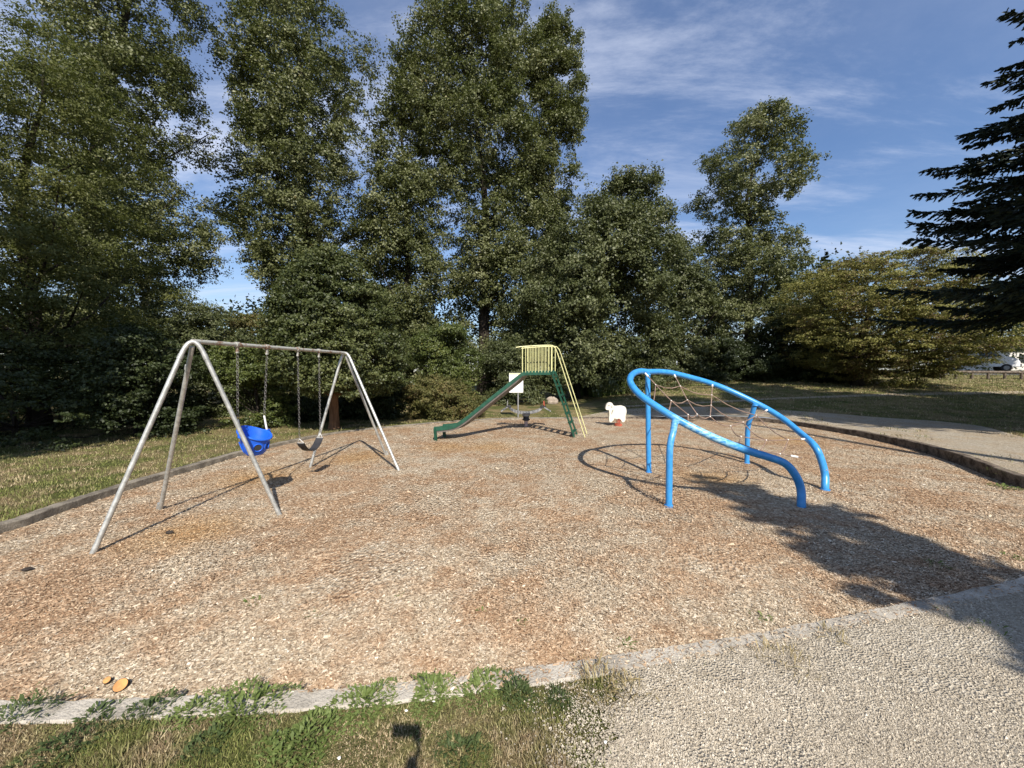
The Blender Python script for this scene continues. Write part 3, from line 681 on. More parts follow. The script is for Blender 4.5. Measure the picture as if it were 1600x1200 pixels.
def seesaw():
    b = pitpt(822, 666); root = thing('spring_seesaw', b, 'grey curved two-seat seesaw on a dark spring behind the slide', 'seesaw'); Y = b[1]
    MB().lathe(b - np.array([0, 0, .1]), [(.06, 0), (.06, .30)], 12).build('post', M['pink'], root)
    sp_ = [b + np.array([.085 * math.cos(a), .085 * math.sin(a), .2 + .16 * a / (2 * math.pi * 5)]) for a in np.linspace(0, 2 * math.pi * 5, 80)]
    MB().tube(sp_, .02, 6).build('spring', M['dark'], root)
    MB().lathe(b, [(.07, .19), (.13, .21), (.13, .25), (.08, .27)], 14).build('spring_cup', M['dark'], root)
    MB().lathe(b, [(.10, .34), (.13, .36), (.13, .40), (.16, .43), (.16, .48)], 14).build('spring_cap', M['grey'], root)
    arc = catmull([at(x, y, Y) for x, y in ((795, 635.5), (800, 640), (808, 643.3), (822, 645), (836, 643), (843, 640), (848, 635.5))], 5)
    V = []
    for p in arc:
        for dy, dz in ((-.08, -.045), (.08, -.045), (.08, .045), (-.08, .045)): V.append(p + np.array([0, dy, dz]))
    n = len(arc); Fc = [(4 * i + a, 4 * i + (a + 1) % 4, 4 * i + 4 + (a + 1) % 4, 4 * i + 4 + a) for i in range(n - 1) for a in range(4)] + [(3, 2, 1, 0), tuple(4 * n - 4 + a for a in range(4))]
    MB().add(V, Fc).build('beam', M['grey'], root)
    for s, px in ((-1, 793), (1, 850)):
        c = at(px, 635, Y); o = c + np.array([s * .22, 0, -.16])
        MB().beam(c + np.array([0, 0, -.02]), o, .28, .035).build('seat', M['grey'], root)
        MB().beam(c + np.array([-s * .12, 0, .0]), c + np.array([s * .06, 0, .0]), .26, .05).build('seat_bracket', M['dark'], root)
        h0 = c + np.array([s * .0, 0, .02]); MB().tube([h0 + np.array([0, -.14, .16]), h0 + np.array([0, -.12, .02]), h0 + np.array([0, .12, .02]), h0 + np.array([0, .14, .16])], .016, 8).build('handle', M['red'] if s > 0 else M['grey'], root)
seesaw()
def sign():
    b = ground(809.5, 652); Y = b[1]; root = thing('park_sign', b, 'white notice board sign on a thin post behind the slide', 'sign')
    MB().tube([b - np.array([0, 0, .2]), at(809.5, 585, Y)], .03, 10).build('post', M['grey'], root)
    p0 = at(795.5, 583, Y - .04); p1 = at(817.5, 613.5, Y - .04); w = p1[0] - p0[0]; h = p0[2] - p1[2]; c = (p0 + p1) / 2
    bd = MB().box(c, w, .02, h).build('board', M['board'], root, True, .008)
    MB().box(c + np.array([0, -.012, h * .46]), w * .96, .006, h * .06).build('header_stripe', M['signyellow'], bd)
    mb = MB()
    for i in range(8): mb.box(c + np.array([(-.36 + i * .1) * w, -.012, -h * .33]), .03, .005, .03)
    mb.box(c + np.array([-.01 * w, -.0115, -h * .33]), .75 * w, .004, .006); mb.build('notice_symbols', M['signmark'], bd)
sign()
bp = ground(862, 631); tag(MB().blob((0, 0, .1), .36, .26, .3, .12, 12, 8, 3).build('boulder', M['rock']), 'pale tan boulder on the lawn behind the seesaw', 'boulder').location = tuple(bp)

# ------------------------------------------------------------------ small things on the ground
def bits():
    g = 'litter on the wood chips'
    for px, py, r, mat, lab, nm in (
                                    (265, 835, .042, 'clod', 'black clod lying on the chips under the swing frame', 'dirt_clod'), (42, 893, .045, 'clod', 'dark brown bark scrap at the far left of the chips', 'bark_scrap')):
        p = plane(px, py); b = MB().blob((0, 0, r * .45), r, r * .8, r * .55 if nm != 'bark_scrap' else r * .25, .18, 10, 7, int(px))
        o = tag(b.build(nm, M[mat]), lab, nm.replace('_', ' ')); o.location = (p[0], p[1], .005)
for px, py, r, lab in ((190, 1077, .038, 'larger orange cut branch slice near the front kerb'), (169, 1069, .020, 'smaller orange branch slice beside the larger one near the kerb')):
    p = plane(px, py) + np.array([0, 0, .02]); ax_ = np.array([.25, -.55, .8]); ax_ /= np.linalg.norm(ax_)
    root = thing('wood_slice', p, lab, 'wood piece', 'orange wood pieces on the chips')
    MB().lathe(p - ax_ * .02, [(r * .93, 0), (r, .008), (r * 1.02, .03), (r * .96, .042)], 18, ax_).build('bark_rim', M['clod'], root)
    MB().lathe(p - ax_ * .02, [(r * .91, .043), (r * .6, .040), (r * .2, .044)], 18, ax_).build('cut_face', M['cutwood'], root)
bits()
def rosette(p, rad, n, mat, name, label, group, upr=.55, wid=.16, cat='weed', hgt=.30, leaf=(.016, .046)):
    V = []; rv = []; lob = [random.uniform(0, 6.28) for _ in range(3)]
    for i in range(n):
        a = random.uniform(0, 2 * math.pi); rm = rad * (1 + .22 * math.sin(2 * a + lob[0]) + .16 * math.sin(3 * a + lob[1]) + .12 * math.sin(5 * a + lob[2]))
        q = math.sqrt(random.random()) * rm * (1 + max(0, random.gauss(-.1, .22))); k = min(1, q / rm); L = random.uniform(*leaf) * random.choice((.6, .8, 1, 1, 1.3)) * (1.2 - .5 * k)
        b = np.array([p[0] + math.cos(a) * q, p[1] + math.sin(a) * q, p[2] + rad * hgt * (1 - k * k) * random.uniform(.1, 1)])
        az = a + random.gauss(0, 1.0); el = random.uniform(.1, 1.3) * (1.15 - .5 * k) * upr * 1.8
        d = np.array([math.cos(az) * math.cos(el), math.sin(az) * math.cos(el), math.sin(el)]); s = np.array([-math.sin(az), math.cos(az), random.uniform(-.4, .4)])
        w = L * wid * random.uniform(.7, 1.3); m = b + d * L * .55; t = b + d * L - np.array([0, 0, L * .2]); rr = min(1, max(0, random.gauss(.5, .22)))
        V.append([b - s * w * .2, b + s * w * .2, m + s * w, m - s * w]); V.append([m - s * w, m + s * w, t + s * w * .12, t - s * w * .12]); rv += [rr, rr]
    c = np.array([p[0], p[1], p[2]]); V = np.array(V) - c
    o = npmesh(name, V, 4, M[mat], np.array(rv)); o.location = tuple(c); return tag(o, label, cat, group)
def weeds():
    g = 'green weeds along the front kerb'
    W_ = [(35, 1118, .16, 110, 'darkweed', 'dark green weed clump at the far left of the front kerb'),
          (150, 1122, .10, 50, 'darkweed', 'small dark weed clump between the two left kerb clumps'),
          (235, 1112, .13, 110, 'darkweed', 'dark weed clump against the kerb right of the orange wood pieces'),
          (300, 1118, .13, 110, 'weed', 'mid green low weed clump left of the broad kerb clump'),
          (390, 1106, .21, 240, 'weed', 'broad mid green weed clump touching the kerb left of centre'),
          (330, 1165, .12, 90, 'darkweed', 'low dark weed patch on the dry grass away from kerb'),
          (470, 1168, .20, 260, 'weed', 'big leafy weed rosette left of the phone shadow'),
          (570, 1104, .17, 220, 'weed', 'bright green bushy weed left above the phone shadow'),
          (675, 1088, .15, 200, 'weed', 'bright green low weed on the kerb right above the phone shadow'),
          (750, 1080, .14, 200, 'weed', 'yellow green weed clump overlapping the kerb at centre'),
          (806, 1086, .12, 200, 'darkweed', 'grey green dense weed cushion beside the kerb'),
          (875, 1100, .085, 140, 'darkweed', 'small round dark grass tuft at the edge of the gravel'),
          (720, 1180, .12, 90, 'darkweed', 'low green weed patch right of the phone shadow at the bottom edge'),
          (100, 1172, .16, 110, 'darkweed', 'loose green weed patch in the bottom left corner')]
    for px, py, r, n, m, lab in W_:
        p = ground(px, py); rosette(p, r * .98, int(n * 4.6), m, 'weed_clump' if 'tuft' not in lab else 'grass_tuft', lab, g, .5, (.16 if m == 'weed' else .14) if 'tuft' not in lab else .06)
    g2 = 'weeds sprouting through the wood chips'
    for px, py, r, n, lab in ((395, 940, .09, 16, 'sparse weed in the chips left of centre foreground'), (486, 960, .075, 18, 'small upright weed in the chips below the swing frame'),
                              (625, 928, .05, 12, 'tiny pale weed on the chips at the middle'), (752, 955, .05, 12, 'tiny weed on the chips just right of centre'), (815, 972, .06, 14, 'small weed on chips above the middle of the kerb'),
                              (980, 1008, .09, 26, 'flat weed touching the front kerb below the blue hoop'), (1193, 966, .10, 26, 'weed at the front kerb below the tree shadow'),
                              (1465, 884, .15, 40, 'shaded green weed inside the tree shadow'), (1585, 872, .14, 34, 'shaded weed at the right edge in the tree shadow'),
                              (1570, 762, .20, 60, 'sunlit green weed below the dark timber edging'), (1146, 655, .20, 60, 'green weed tuft at the far edging seen through the net'),
                              (1020, 650, .18, 50, 'green weed tuft at the far edging beside the left hoop post')):
        p = pitpt(px, py); rosette(p, r * .8, int(n * 2.2), 'weed', 'chip_weed', lab, g2, .4, .16, hgt=.18, leaf=(.02, .05) if p[1] < 6 else (.04, .09))
    g3 = 'dry grass tufts on the gravel edge'
    for px, py, r, n, lab in ((935, 1072, .16, 220, 'tall tan dry grass tuft by the kerb left of the gravel'), (985, 1085, .12, 130, 'shorter tan dry grass tuft on the gravel edge'), (1225, 1035, .16, 150, 'sparse dry grass tuft on the gravel near the kerb'), (1300, 1000, .10, 70, 'thin dry grass tuft against the kerb at right')):
        rosette(ground(px, py), r, n, 'dry', 'dry_grass_tuft', lab, g3, .7, .03, 'grass tuft', .2, (.05, .12))
    rosette(ground(1530, 985), .2, 60, 'weed', 'weed_clump', 'shaded sparse weed on the path in the right corner shadow', g, .4, .12)
    rosette(ground(1555, 738), .35, 70, 'weed', 'weed_clump', 'low weed on the gravel outside the dark timber edging', g, .3, .08)
    for i, (px, py, lab) in enumerate(((635, 1117, 'white petal scrap just above the phone shadow'), (678, 1104, 'white petal scrap between the bright weeds'), (946, 1167, 'white litter scrap on the gravel at the bottom'), (433, 1153, 'white flower head in the big leafy weed rosette'), (530, 1196, 'white petal scrap at the bottom edge'))):
        p = ground(px, py); o = tag(MB().blob((0, 0, .02), .008, .007, .004, .3, 7, 5, i).build('white_scrap', M['petal']), lab, 'litter', 'white scraps in the grass'); o.location = tuple(p)
weeds()

# ------------------------------------------------------------------ trees
def crown_from_rows(rows, yc, ncl, depth=.9, rc=.7, thr=.30, nsc=2.2, front=.62, maxdepth=9, shell=.45, wob=.22):
    """rows: (z, xl, xr) world. returns clump centres"""
    rows = sorted(rows); z = np.array([r[0] for r in rows]); xl = np.array([r[1] for r in rows]); xr = np.array([r[2] for r in rows])
    zz = np.linspace(z[0], z[-1], 400); wdt = np.maximum(np.interp(zz, z, xr - xl), .05); cdf = np.cumsum(wdt ** 1.35); cdf /= cdf[-1]
    n = int(ncl * 2.2); zc = np.interp(rng.random(n), cdf, zz); half = np.interp(zc, z, xr - xl) / 2; mid = np.interp(zc, z, (xl + xr) / 2)
    phi = rng.uniform(0, 2 * np.pi, n); fl = (np.sin(phi) > 0) & (rng.random(n) < (front - .5) * 2); phi = np.where(fl, -phi, phi)
    rho = rng.random(n) ** shell
    wv = 1 + wob * (hash3(np.stack([np.cos(phi) * 2 + mid, np.sin(phi) * 2, zc], 1), 1.3) - .6) * 2
    hh = np.maximum(half * (wv + .02) - rc * .36, .05)
    dd = np.minimum(np.maximum(half, .3) * depth, maxdepth) * wv
    zc = np.minimum(zc, z[-1] - rc * .55)
    c = np.stack([mid + hh * rho * np.cos(phi), yc + dd * rho * np.sin(phi), zc], 1)
    k = hash3(c + 13.7, nsc) > thr; c = c[k][:ncl]
    return c, np.interp(c[:, 2], z, (xl + xr) / 2)
LSC, NSC = .75, 1.95
def make_tree(name, label, cat, base, rows, yc, mat, ncl=450, nl=110, rc=.75, ls=.17, bark='darkbark', tr=.3, group='', thr=.3, flat=.7, droop=0, nlimb=40, lean=None, asp=.7, trunk_top=None, nsc=2.2, shell=.45, wob=.22, maxdepth=9, front=.62, upb=.55, trunk=True):
    ls *= LSC; nl *= NSC
    root = thing(name, base, label, cat, group or None)
    c, mx = crown_from_rows(rows, yc, ncl, rc=rc, thr=thr, nsc=nsc, shell=shell, wob=wob, maxdepth=maxdepth, front=front)
    n = len(c); cr = rc * rng.uniform(.55, 1.35, n); cnt = np.maximum(6, (nl * (cr / rc) ** 2 * rng.uniform(.6, 1.3, n)).astype(int))
    ci = np.repeat(np.arange(n), cnt); N = len(ci); ns = 9; sg = unit(rng.normal(size=(n * ns, 3))) * (rng.random((n * ns, 1)) ** .45)
    si = ci * ns + rng.integers(0, ns, N); d = sg[si] + rng.normal(size=(N, 3)) * .17
    off = d * cr[ci][:, None] * np.array([1, 1, flat]); off[:, 2] -= droop * (np.hypot(off[:, 0], off[:, 1]) ** 1.5)
    P = c[ci] + off; outw = unit(np.stack([P[:, 0] - mx[ci], P[:, 1] - yc, .15 * (P[:, 2] - base[2])], 1) + 1e-6)
    nr = unit(d + .001) * .5 + outw * .35 + rng.normal(size=(N, 3)) * .7 + np.array([0, -.0, upb])
    sz = ls * rng.uniform(.6, 1.4, N); td = None
    if droop: td = off * np.array([1, 1, .2]) + np.array([0, 0, -.25 * rc])
    V = leaves(P, nr, sz, asp, td); rv = np.clip(rng.normal(.5, .20, N) + .18 * (rng.random(n)[ci] - .5) + .22 * (rng.random(n * ns)[si] - .5), 0, 1)
    keep = P[:, 2] > terrain(P[:, 0], P[:, 1]) + .05
    npmesh('crown', V[keep], 4, M[mat], rv[keep], root)
    if not trunk: return root
    zmax = max(r[0] for r in rows); zt = trunk_top or (base[2] + (zmax - base[2]) * .9)
    r_ = sorted(rows); zs = np.array([r[0] for r in r_]); xm = np.array([(r[1] + r[2]) / 2 for r in r_])
    T = []; m = 10
    for i in range(m + 1):
        t = i / m; z = base[2] - .3 + (zt - base[2] + .3) * t; k = ss(np.array(t), .25, .9)
        xx = base[0] * (1 - k) + float(np.interp(z, zs, xm)) * k
        T.append(np.array([xx + random.uniform(-.1, .1) * t, base[1] * (1 - t) + (yc if lean is None else yc) * t, z]))
    rad = [tr * (1.35 if i == 0 else 1) * (1 - .88 * i / m) for i in range(m + 1)]
    mb = MB().tube(T, rad, 9)
    for i in rng.choice(n, min(nlimb, n), replace=False):
        p = c[i]; hz = np.hypot(p[0] - base[0], p[1] - base[1]); z0 = max(min(base[2] + (zmax - base[2]) * .22, p[2] - .1), p[2] - hz * random.uniform(.5, 1.1) - .4)
        k = (z0 - base[2]) / max(zt - base[2], .1); k = min(max(k, .08), .95); q = k * m; a = int(q); o = T[a] + (T[min(a + 1, m)] - T[a]) * (q - a)
        r0 = max(.02, tr * (1 - k) * .38); mid = o * .5 + p * .5 + np.array([random.uniform(-.2, .2), random.uniform(-.2, .2), -.06 * hz])
        mb.tube([o, o * .75 + mid * .25, mid, p], [r0, r0 * .8, r0 * .55, r0 * .2], 5)
    mb.build('trunk', M[bark], root)
    return root
def rows_px(rows, Y): return [(at(0, y, Y)[2], at(a, y, Y)[0], at(b, y, Y)[0]) for y, a, b in rows]
def tree_px(name, label, cat, Y, rows, tpx, **k):
    x = at(tpx, 600, Y)[0]; base = np.array([x, Y, float(terrain(x, Y))]); return make_tree(name, label, cat, base, rows_px(rows, Y), Y, **k)
GT = 'tall cottonwood trees behind the playground'
tree_px('cottonwood_tree', 'tallest broad cottonwood at the left whose top runs out of view', 'tree', 20, [(-330, 190, 240), (-240, 160, 280), (-100, 125, 315), (0, 110, 312), (100, 105, 316), (200, 100, 322), (260, 90, 300), (300, 90, 292), (350, 80, 338), (400, 70, 350), (425, 60, 292), (470, 60, 268), (560, 60, 255)], 142, mat='cottonwood', ncl=900, nl=120, rc=.75, ls=.15, tr=.42, group=GT, thr=.26)
tree_px('cottonwood_tree', 'cottonwood with a ragged crown between the left sky gap and the narrow one', 'tree', 26, [(-22, 440, 500), (-5, 380, 520), (30, 368, 545), (70, 372, 572), (130, 362, 582), (190, 358, 582), (250, 335, 580), (310, 345, 575), (370, 355, 560), (410, 385, 540), (450, 400, 500)], 492, mat='cottonwood', ncl=760, nl=120, rc=.85, ls=.18, tr=.42, group=GT, thr=.34, nsc=2.6)
tree_px('cottonwood_tree', 'narrow shorter cottonwood with browning top left of the broadest crown', 'tree', 28, [(95, 622, 645), (130, 605, 655), (180, 588, 665), (260, 575, 685), (350, 560, 705), (430, 555, 715), (520, 560, 715), (600, 580, 700)], 640, mat='cottonwood', ncl=640, nl=110, rc=.85, ls=.19, tr=.32, group=GT, thr=.30)
tree_px('cottonwood_tree', 'broadest tall cottonwood at the centre with dark trunk showing through', 'tree', 30, [(-6, 700, 775), (25, 650, 825), (70, 628, 845), (120, 620, 850), (200, 632, 855), (280, 650, 858), (360, 680, 860), (430, 690, 860), (500, 690, 850), (560, 700, 850)], 757, mat='cottonwood', ncl=980, nl=115, rc=.95, ls=.20, tr=.5, group=GT, thr=.31, nsc=2.8)
tree_px('cottonwood_tree', 'columnar cottonwood with a pointed top at the edge of open sky', 'tree', 31, [(18, 852, 880), (50, 838, 896), (90, 822, 908), (170, 815, 917), (240, 815, 913), (310, 815, 903), (380, 815, 898), (450, 815, 890)], 868, mat='cottonwood', ncl=420, nl=115, rc=.85, ls=.20, tr=.34, group=GT, thr=.30)
tree_px('cottonwood_tree', 'lone cottonwood with a waisted crown standing right against the sky', 'tree', 33, [(163, 1175, 1200), (190, 1135, 1240), (225, 1115, 1256), (260, 1105, 1256), (290, 1085, 1254), (318, 1074, 1250), (335, 1112, 1212), (352, 1112, 1222), (375, 1095, 1245), (410, 1085, 1256), (470, 1075, 1258), (530, 1078, 1250), (585, 1090, 1240)], 1168, mat='cottonwood', ncl=620, nl=115, rc=.85, ls=.20, tr=.40, group=GT, thr=.31, wob=.28)
tree_px('broadleaf_tree', 'broad round tree behind the slide with a pale green peak', 'tree', 25, [(272, 962, 1000), (300, 925, 1032), (350, 868, 1042), (400, 825, 1052), (450, 795, 1050), (510, 780, 1036), (560, 785, 1022), (595, 815, 1000)], 901, mat='ash', ncl=900, nl=125, rc=.85, ls=.18, bark='darkbark', tr=.24, thr=.30)
tree_px('maple_tree', 'dense dark green dome-shaped maple behind the swing set', 'tree', 12.4, [(386, 488, 520), (405, 465, 555), (440, 448, 592), (480, 430, 612), (530, 425, 632), (575, 432, 642), (600, 450, 635), (612, 480, 600)], 521, mat='maple', ncl=640, nl=150, rc=.40, ls=.092, bark='redbark', tr=.17, thr=.22, flat=.55, nlimb=30, nsc=1.1, shell=.33, wob=.12)
tree_px('locust_tree', 'yellow green feathery tree at the left edge of the park', 'tree', 12.6, [(30, 20, 90), (90, -10, 150), (160, -60, 205), (260, -160, 235), (360, -220, 250), (460, -240, 250), (540, -240, 240), (600, -240, 215), (640, -220, 170)], 60, mat='locust', ncl=950, nl=130, rc=.70, ls=.12, tr=.26, thr=.26, flat=.35, droop=.25, asp=.38, nlimb=60, nsc=1.5)
tree_px('broadleaf_tree', 'small dark tree filling the gap left of the lone cottonwood', 'tree', 31, [(372, 1040, 1070), (410, 1020, 1100), (470, 1005, 1125), (540, 1000, 1130), (600, 1010, 1120)], 1062, mat='ash', ncl=360, nl=100, rc=.85, ls=.20, bark='darkbark', tr=.22)
tree_px('golden_tree', 'wide golden brown layered tree on the right lawn', 'tree', 25, [(392, 1345, 1420), (415, 1285, 1470), (450, 1240, 1490), (490, 1218, 1515), (530, 1225, 1528), (560, 1245, 1508), (588, 1285, 1455), (600, 1320, 1430)], 1340, mat='golden', ncl=950, nl=120, rc=.75, ls=.15, bark='darkbark', tr=.34, thr=.30, flat=.28, droop=.10, asp=.45, nsc=1.5, shell=.38)
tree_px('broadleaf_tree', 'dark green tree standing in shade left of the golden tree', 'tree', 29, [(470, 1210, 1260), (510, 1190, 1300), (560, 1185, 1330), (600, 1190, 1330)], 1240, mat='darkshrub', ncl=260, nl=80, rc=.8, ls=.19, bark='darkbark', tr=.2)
# understorey along the left and behind the lawn
GU = 'understorey shrubs along the wood edge'
US = [('dark tall shrub at the far left edge below below the feathery tree', 10.2, [(530, -240, 60), (590, -280, 200), (650, -280, 250), (695, -260, 250)], 20, 'darkshrub', 260, .42, .11),
      ('dark thicket behind the left edge trees closing off the wood', 17.5, [(490, -300, 150), (560, -320, 260), (640, -320, 270), (668, -300, 270)], -60, 'darkshrub', 420, .7, .17),
      ('dark shrub left of the near swing legs', 11.2, [(505, 190, 260), (560, 150, 300), (620, 140, 310), (680, 140, 310)], 210, 'darkshrub', 240, .40, .11),
      ('grey green young tree below the left sky gap', 16, [(470, 285, 310), (496, 268, 370), (530, 260, 400), (600, 265, 400), (650, 270, 400)], 320, 'ash', 360, .5, .12),
      ('leafy green shrub behind the blue bucket seat', 12.8, [(535, 350, 420), (570, 330, 445), (620, 340, 455), (680, 365, 450)], 400, 'shrub', 260, .4, .10),
      ('reddish tipped tree showing over the shrubs in the sky gap', 22, [(486, 375, 410), (505, 345, 450), (530, 330, 460), (600, 330, 460)], 400, 'bramble', 260, .6, .14),
      ('bright green shrub rising behind the bramble thicket', 20, [(505, 690, 715), (530, 655, 735), (570, 640, 745), (615, 640, 745)], 690, 'shrub', 320, .6, .14),
      ('green shrub under the central cottonwood behind the sign', 22, [(530, 750, 800), (560, 740, 830), (600, 745, 860), (628, 750, 860)], 800, 'ash', 320, .6, .14),
      ('dark holly shrub right of the dome-shaped maple', 15.0, [(575, 560, 625), (610, 545, 632), (655, 548, 632)], 600, 'darkshrub', 200, .4, .11),
      ('dark shrub below the dome-shaped maple crown', 15.0, [(600, 440, 560), (635, 430, 580), (672, 440, 570)], 490, 'darkshrub', 220, .4, .11),
      ('low shaded thicket behind the sheep rider', 27, [(545, 900, 1000), (575, 890, 1060), (606, 895, 1070)], 970, 'ash', 280, .6, .15),
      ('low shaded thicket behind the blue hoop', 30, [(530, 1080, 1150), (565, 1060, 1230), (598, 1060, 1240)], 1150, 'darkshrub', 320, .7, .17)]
for lab, Y, rows, tpx, mat, ncl, rc, ls in US:
    tree_px('shrub', lab, 'shrub', Y, rows, tpx, mat=mat, ncl=ncl, nl=90, rc=rc, ls=ls * .85, flat=.42, bark='darkbark', tr=.07, group=GU, nlimb=20, thr=.33, nsc=1.0, shell=.4)
tree_px('bramble_thicket', 'tangled red and green bramble thicket at the lawn edge', 'bramble', 15.5, [(588, 655, 690), (600, 630, 735), (618, 622, 758), (640, 624, 762), (656, 635, 750)], 690, mat='bramble', ncl=420, nl=110, rc=.28, ls=.075, bark='darkbark', tr=.03, nlimb=30, thr=.2, nsc=.8, shell=.4, maxdepth=1.5)
def tallgrass():
    n = 9000; Y = rng.uniform(24.5, 28, n); X = Y * (rng.uniform(905, 1035, n) - 800) / F
    k = hash3(np.stack([X, Y, 0 * X], 1), 1.2) > .35; X, Y = X[k], Y[k]
    blades(X, Y, rng.uniform(.4, 1.1, len(X)), 'tall_grass', M['weed'], 'tall yellow green grass in front of the wood edge', .4, .012)
tallgrass()
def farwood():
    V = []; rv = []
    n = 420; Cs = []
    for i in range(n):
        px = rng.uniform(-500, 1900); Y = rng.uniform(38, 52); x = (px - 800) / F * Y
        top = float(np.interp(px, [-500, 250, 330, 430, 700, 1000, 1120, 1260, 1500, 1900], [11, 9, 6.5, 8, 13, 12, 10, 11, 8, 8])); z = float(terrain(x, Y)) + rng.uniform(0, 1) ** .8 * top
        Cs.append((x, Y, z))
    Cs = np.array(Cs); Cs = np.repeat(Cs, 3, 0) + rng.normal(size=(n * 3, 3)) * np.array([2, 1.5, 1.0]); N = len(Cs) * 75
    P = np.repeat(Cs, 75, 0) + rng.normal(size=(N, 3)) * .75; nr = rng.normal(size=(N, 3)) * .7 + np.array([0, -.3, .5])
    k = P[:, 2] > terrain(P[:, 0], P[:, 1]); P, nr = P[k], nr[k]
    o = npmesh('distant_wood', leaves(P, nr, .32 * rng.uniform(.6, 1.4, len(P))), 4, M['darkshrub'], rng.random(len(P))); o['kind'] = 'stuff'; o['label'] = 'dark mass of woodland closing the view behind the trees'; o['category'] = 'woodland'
farwood()
def conifer(name, base, h, rb, label, z0=.6, mat='needle', dens=1.0, nb=8, tipup=.15, ls=1.0, group=None, tw=.26, pw=.8, step=1.0):
    root = thing(name, base, label, 'tree', group); mb = MB().tube([base - np.array([0, 0, .3]), base + np.array([0, 0, h])], [rb * .07 + .05, .02], 8)
    P = []; T = []; z = z0
    while z < h * .985:
        k = 1 - z / h; L = rb * k ** pw
        for j in range(max(3, int(nb * (k ** .25)))):
            a = random.uniform(0, 2 * math.pi); l = L * random.uniform(.7, 1.12) + .08; d = np.array([math.cos(a), math.sin(a), 0]); s = np.array([-d[1], d[0], 0]); zb = z + random.uniform(-.12, .12)
            f = lambda t: base + np.array([0, 0, zb]) + d * l * t + np.array([0, 0, l * (-.46 * t + (.24 + tipup) * t * t)])
            m = max(3, int(l / .3)); pts = [f(i / m) for i in range(m + 1)]
            mb.tube(pts, list(np.linspace(.012 + l * .008, .004, m + 1)), 4)
            nt = int((8 + l * 15) * dens)
            for i in range(nt):
                t = .12 + .88 * random.random() ** .8; p = f(t); sg = random.choice((-1, 1)); tl = tw * l * (1.12 - t) * random.uniform(.7, 1.2) + .10
                td = d * random.uniform(.55, .9) + s * sg * random.uniform(.5, 1.0) + np.array([0, 0, random.uniform(-.65, .22)]); td /= np.linalg.norm(td)
                q = max(2, int(tl / .09))
                for g in range(q): P.append(p + td * tl * (g + .5) / q); T.append(td * (tl / q) * 1.25)
            for g in range(4): P.append(f(1 - .06 * g)); T.append(d * .14)
        z += random.uniform(.26, .40) * (h / 11) ** .3 * step * (1 + .5 * (step > 1) * z / h)
    P = np.array(P); T = np.array(T); Vs = []; rv = []
    for rep in range(3):
        n = len(P); nr = rng.normal(size=(n, 3)); t = T; b = np.cross(nr, t); b = unit(b) * (.026 * ls * rng.uniform(.7, 1.3, (n, 1))); j = rng.normal(size=(n, 3)) * .012
        c = P + j; Vs.append(np.stack([c - t * .6, c + b, c + t * .6, c - b], 1)); rv.append(np.clip(rng.normal(.45, .22, n), 0, 1))
    npmesh('crown', np.concatenate(Vs), 4, M[mat], np.concatenate(rv), root); mb.build('trunk', M['darkbark'], root); return root
x = at(1752, 600, 11.5)[0]; conifer('spruce_tree', np.array([x, 11.5, float(terrain(x, 11.5))]), 20.0, 5.7, 'dark spruce with drooping branches at the right edge of the view', z0=4.3, dens=1.6, nb=9, tw=.23, ls=1.1, pw=.62, step=1.12)
conifer('spruce_tree', np.array([6.62, -4.4, .2]), 11.1, 3.15, 'spruce just outside the view whose shadow crosses the chips', z0=1.6, dens=1.1, nb=9, ls=2.0, tw=.27)
x = at(1283, 600, 41)[0]; conifer('fir_tree', np.array([x, 41, float(terrain(x, 41))]), 12.6, 2.3, 'small distant fir top beside the golden tree', z0=1, dens=1.2, nb=9, ls=4, tw=.3, mat='darkshrub')
# trees to the right of the view: they cast the shade across the path and the far lawn
def shade_tree(x, y, z0, z1, r, label, ncl=300):
    b = np.array([x, y, float(terrain(x, y))]); rows = [(z0, x - r * .5, x + r * .5), (z0 + (z1 - z0) * .3, x - r, x + r), (z0 + (z1 - z0) * .7, x - r * .8, x + r * .8), (z1, x - .4, x + .4)]
    make_tree('broadleaf_tree', label, 'tree', b, rows, y, mat='ash', ncl=ncl, nl=60, rc=.95, ls=.34, tr=.25, thr=.2, front=.5, nlimb=20)
shade_tree(17.5, 3.0, 9.0, 18.0, 3.6, 'tall tree right of the view shading the far path', 380)
shade_tree(21.0, 8.0, 5.5, 13.0, 3.8, 'second tree right of the view shading the lawn', 340)
shade_tree(47.7, 32.3, 4.5, 13.0, 2.5, 'narrow unseen tree added right of the view to shade the van side', 260)  # tree added out of view only to put the van side in shade
shade_tree(26.0, 11.0, 4.0, 11.0, 3.8, 'third tree right of the view shading the lawn', 340)
shade_tree(12.5, -1.5, 17.0, 23.5, 3.2, 'very tall tree right of the view shading ground behind the sheep', 300)
shade_tree(-10.8, .8, 8.0, 15.0, 3.3, 'unseen tree added left of the view to shade the left wood foot', 380)  # unseen caster added to darken the foot of the left wood

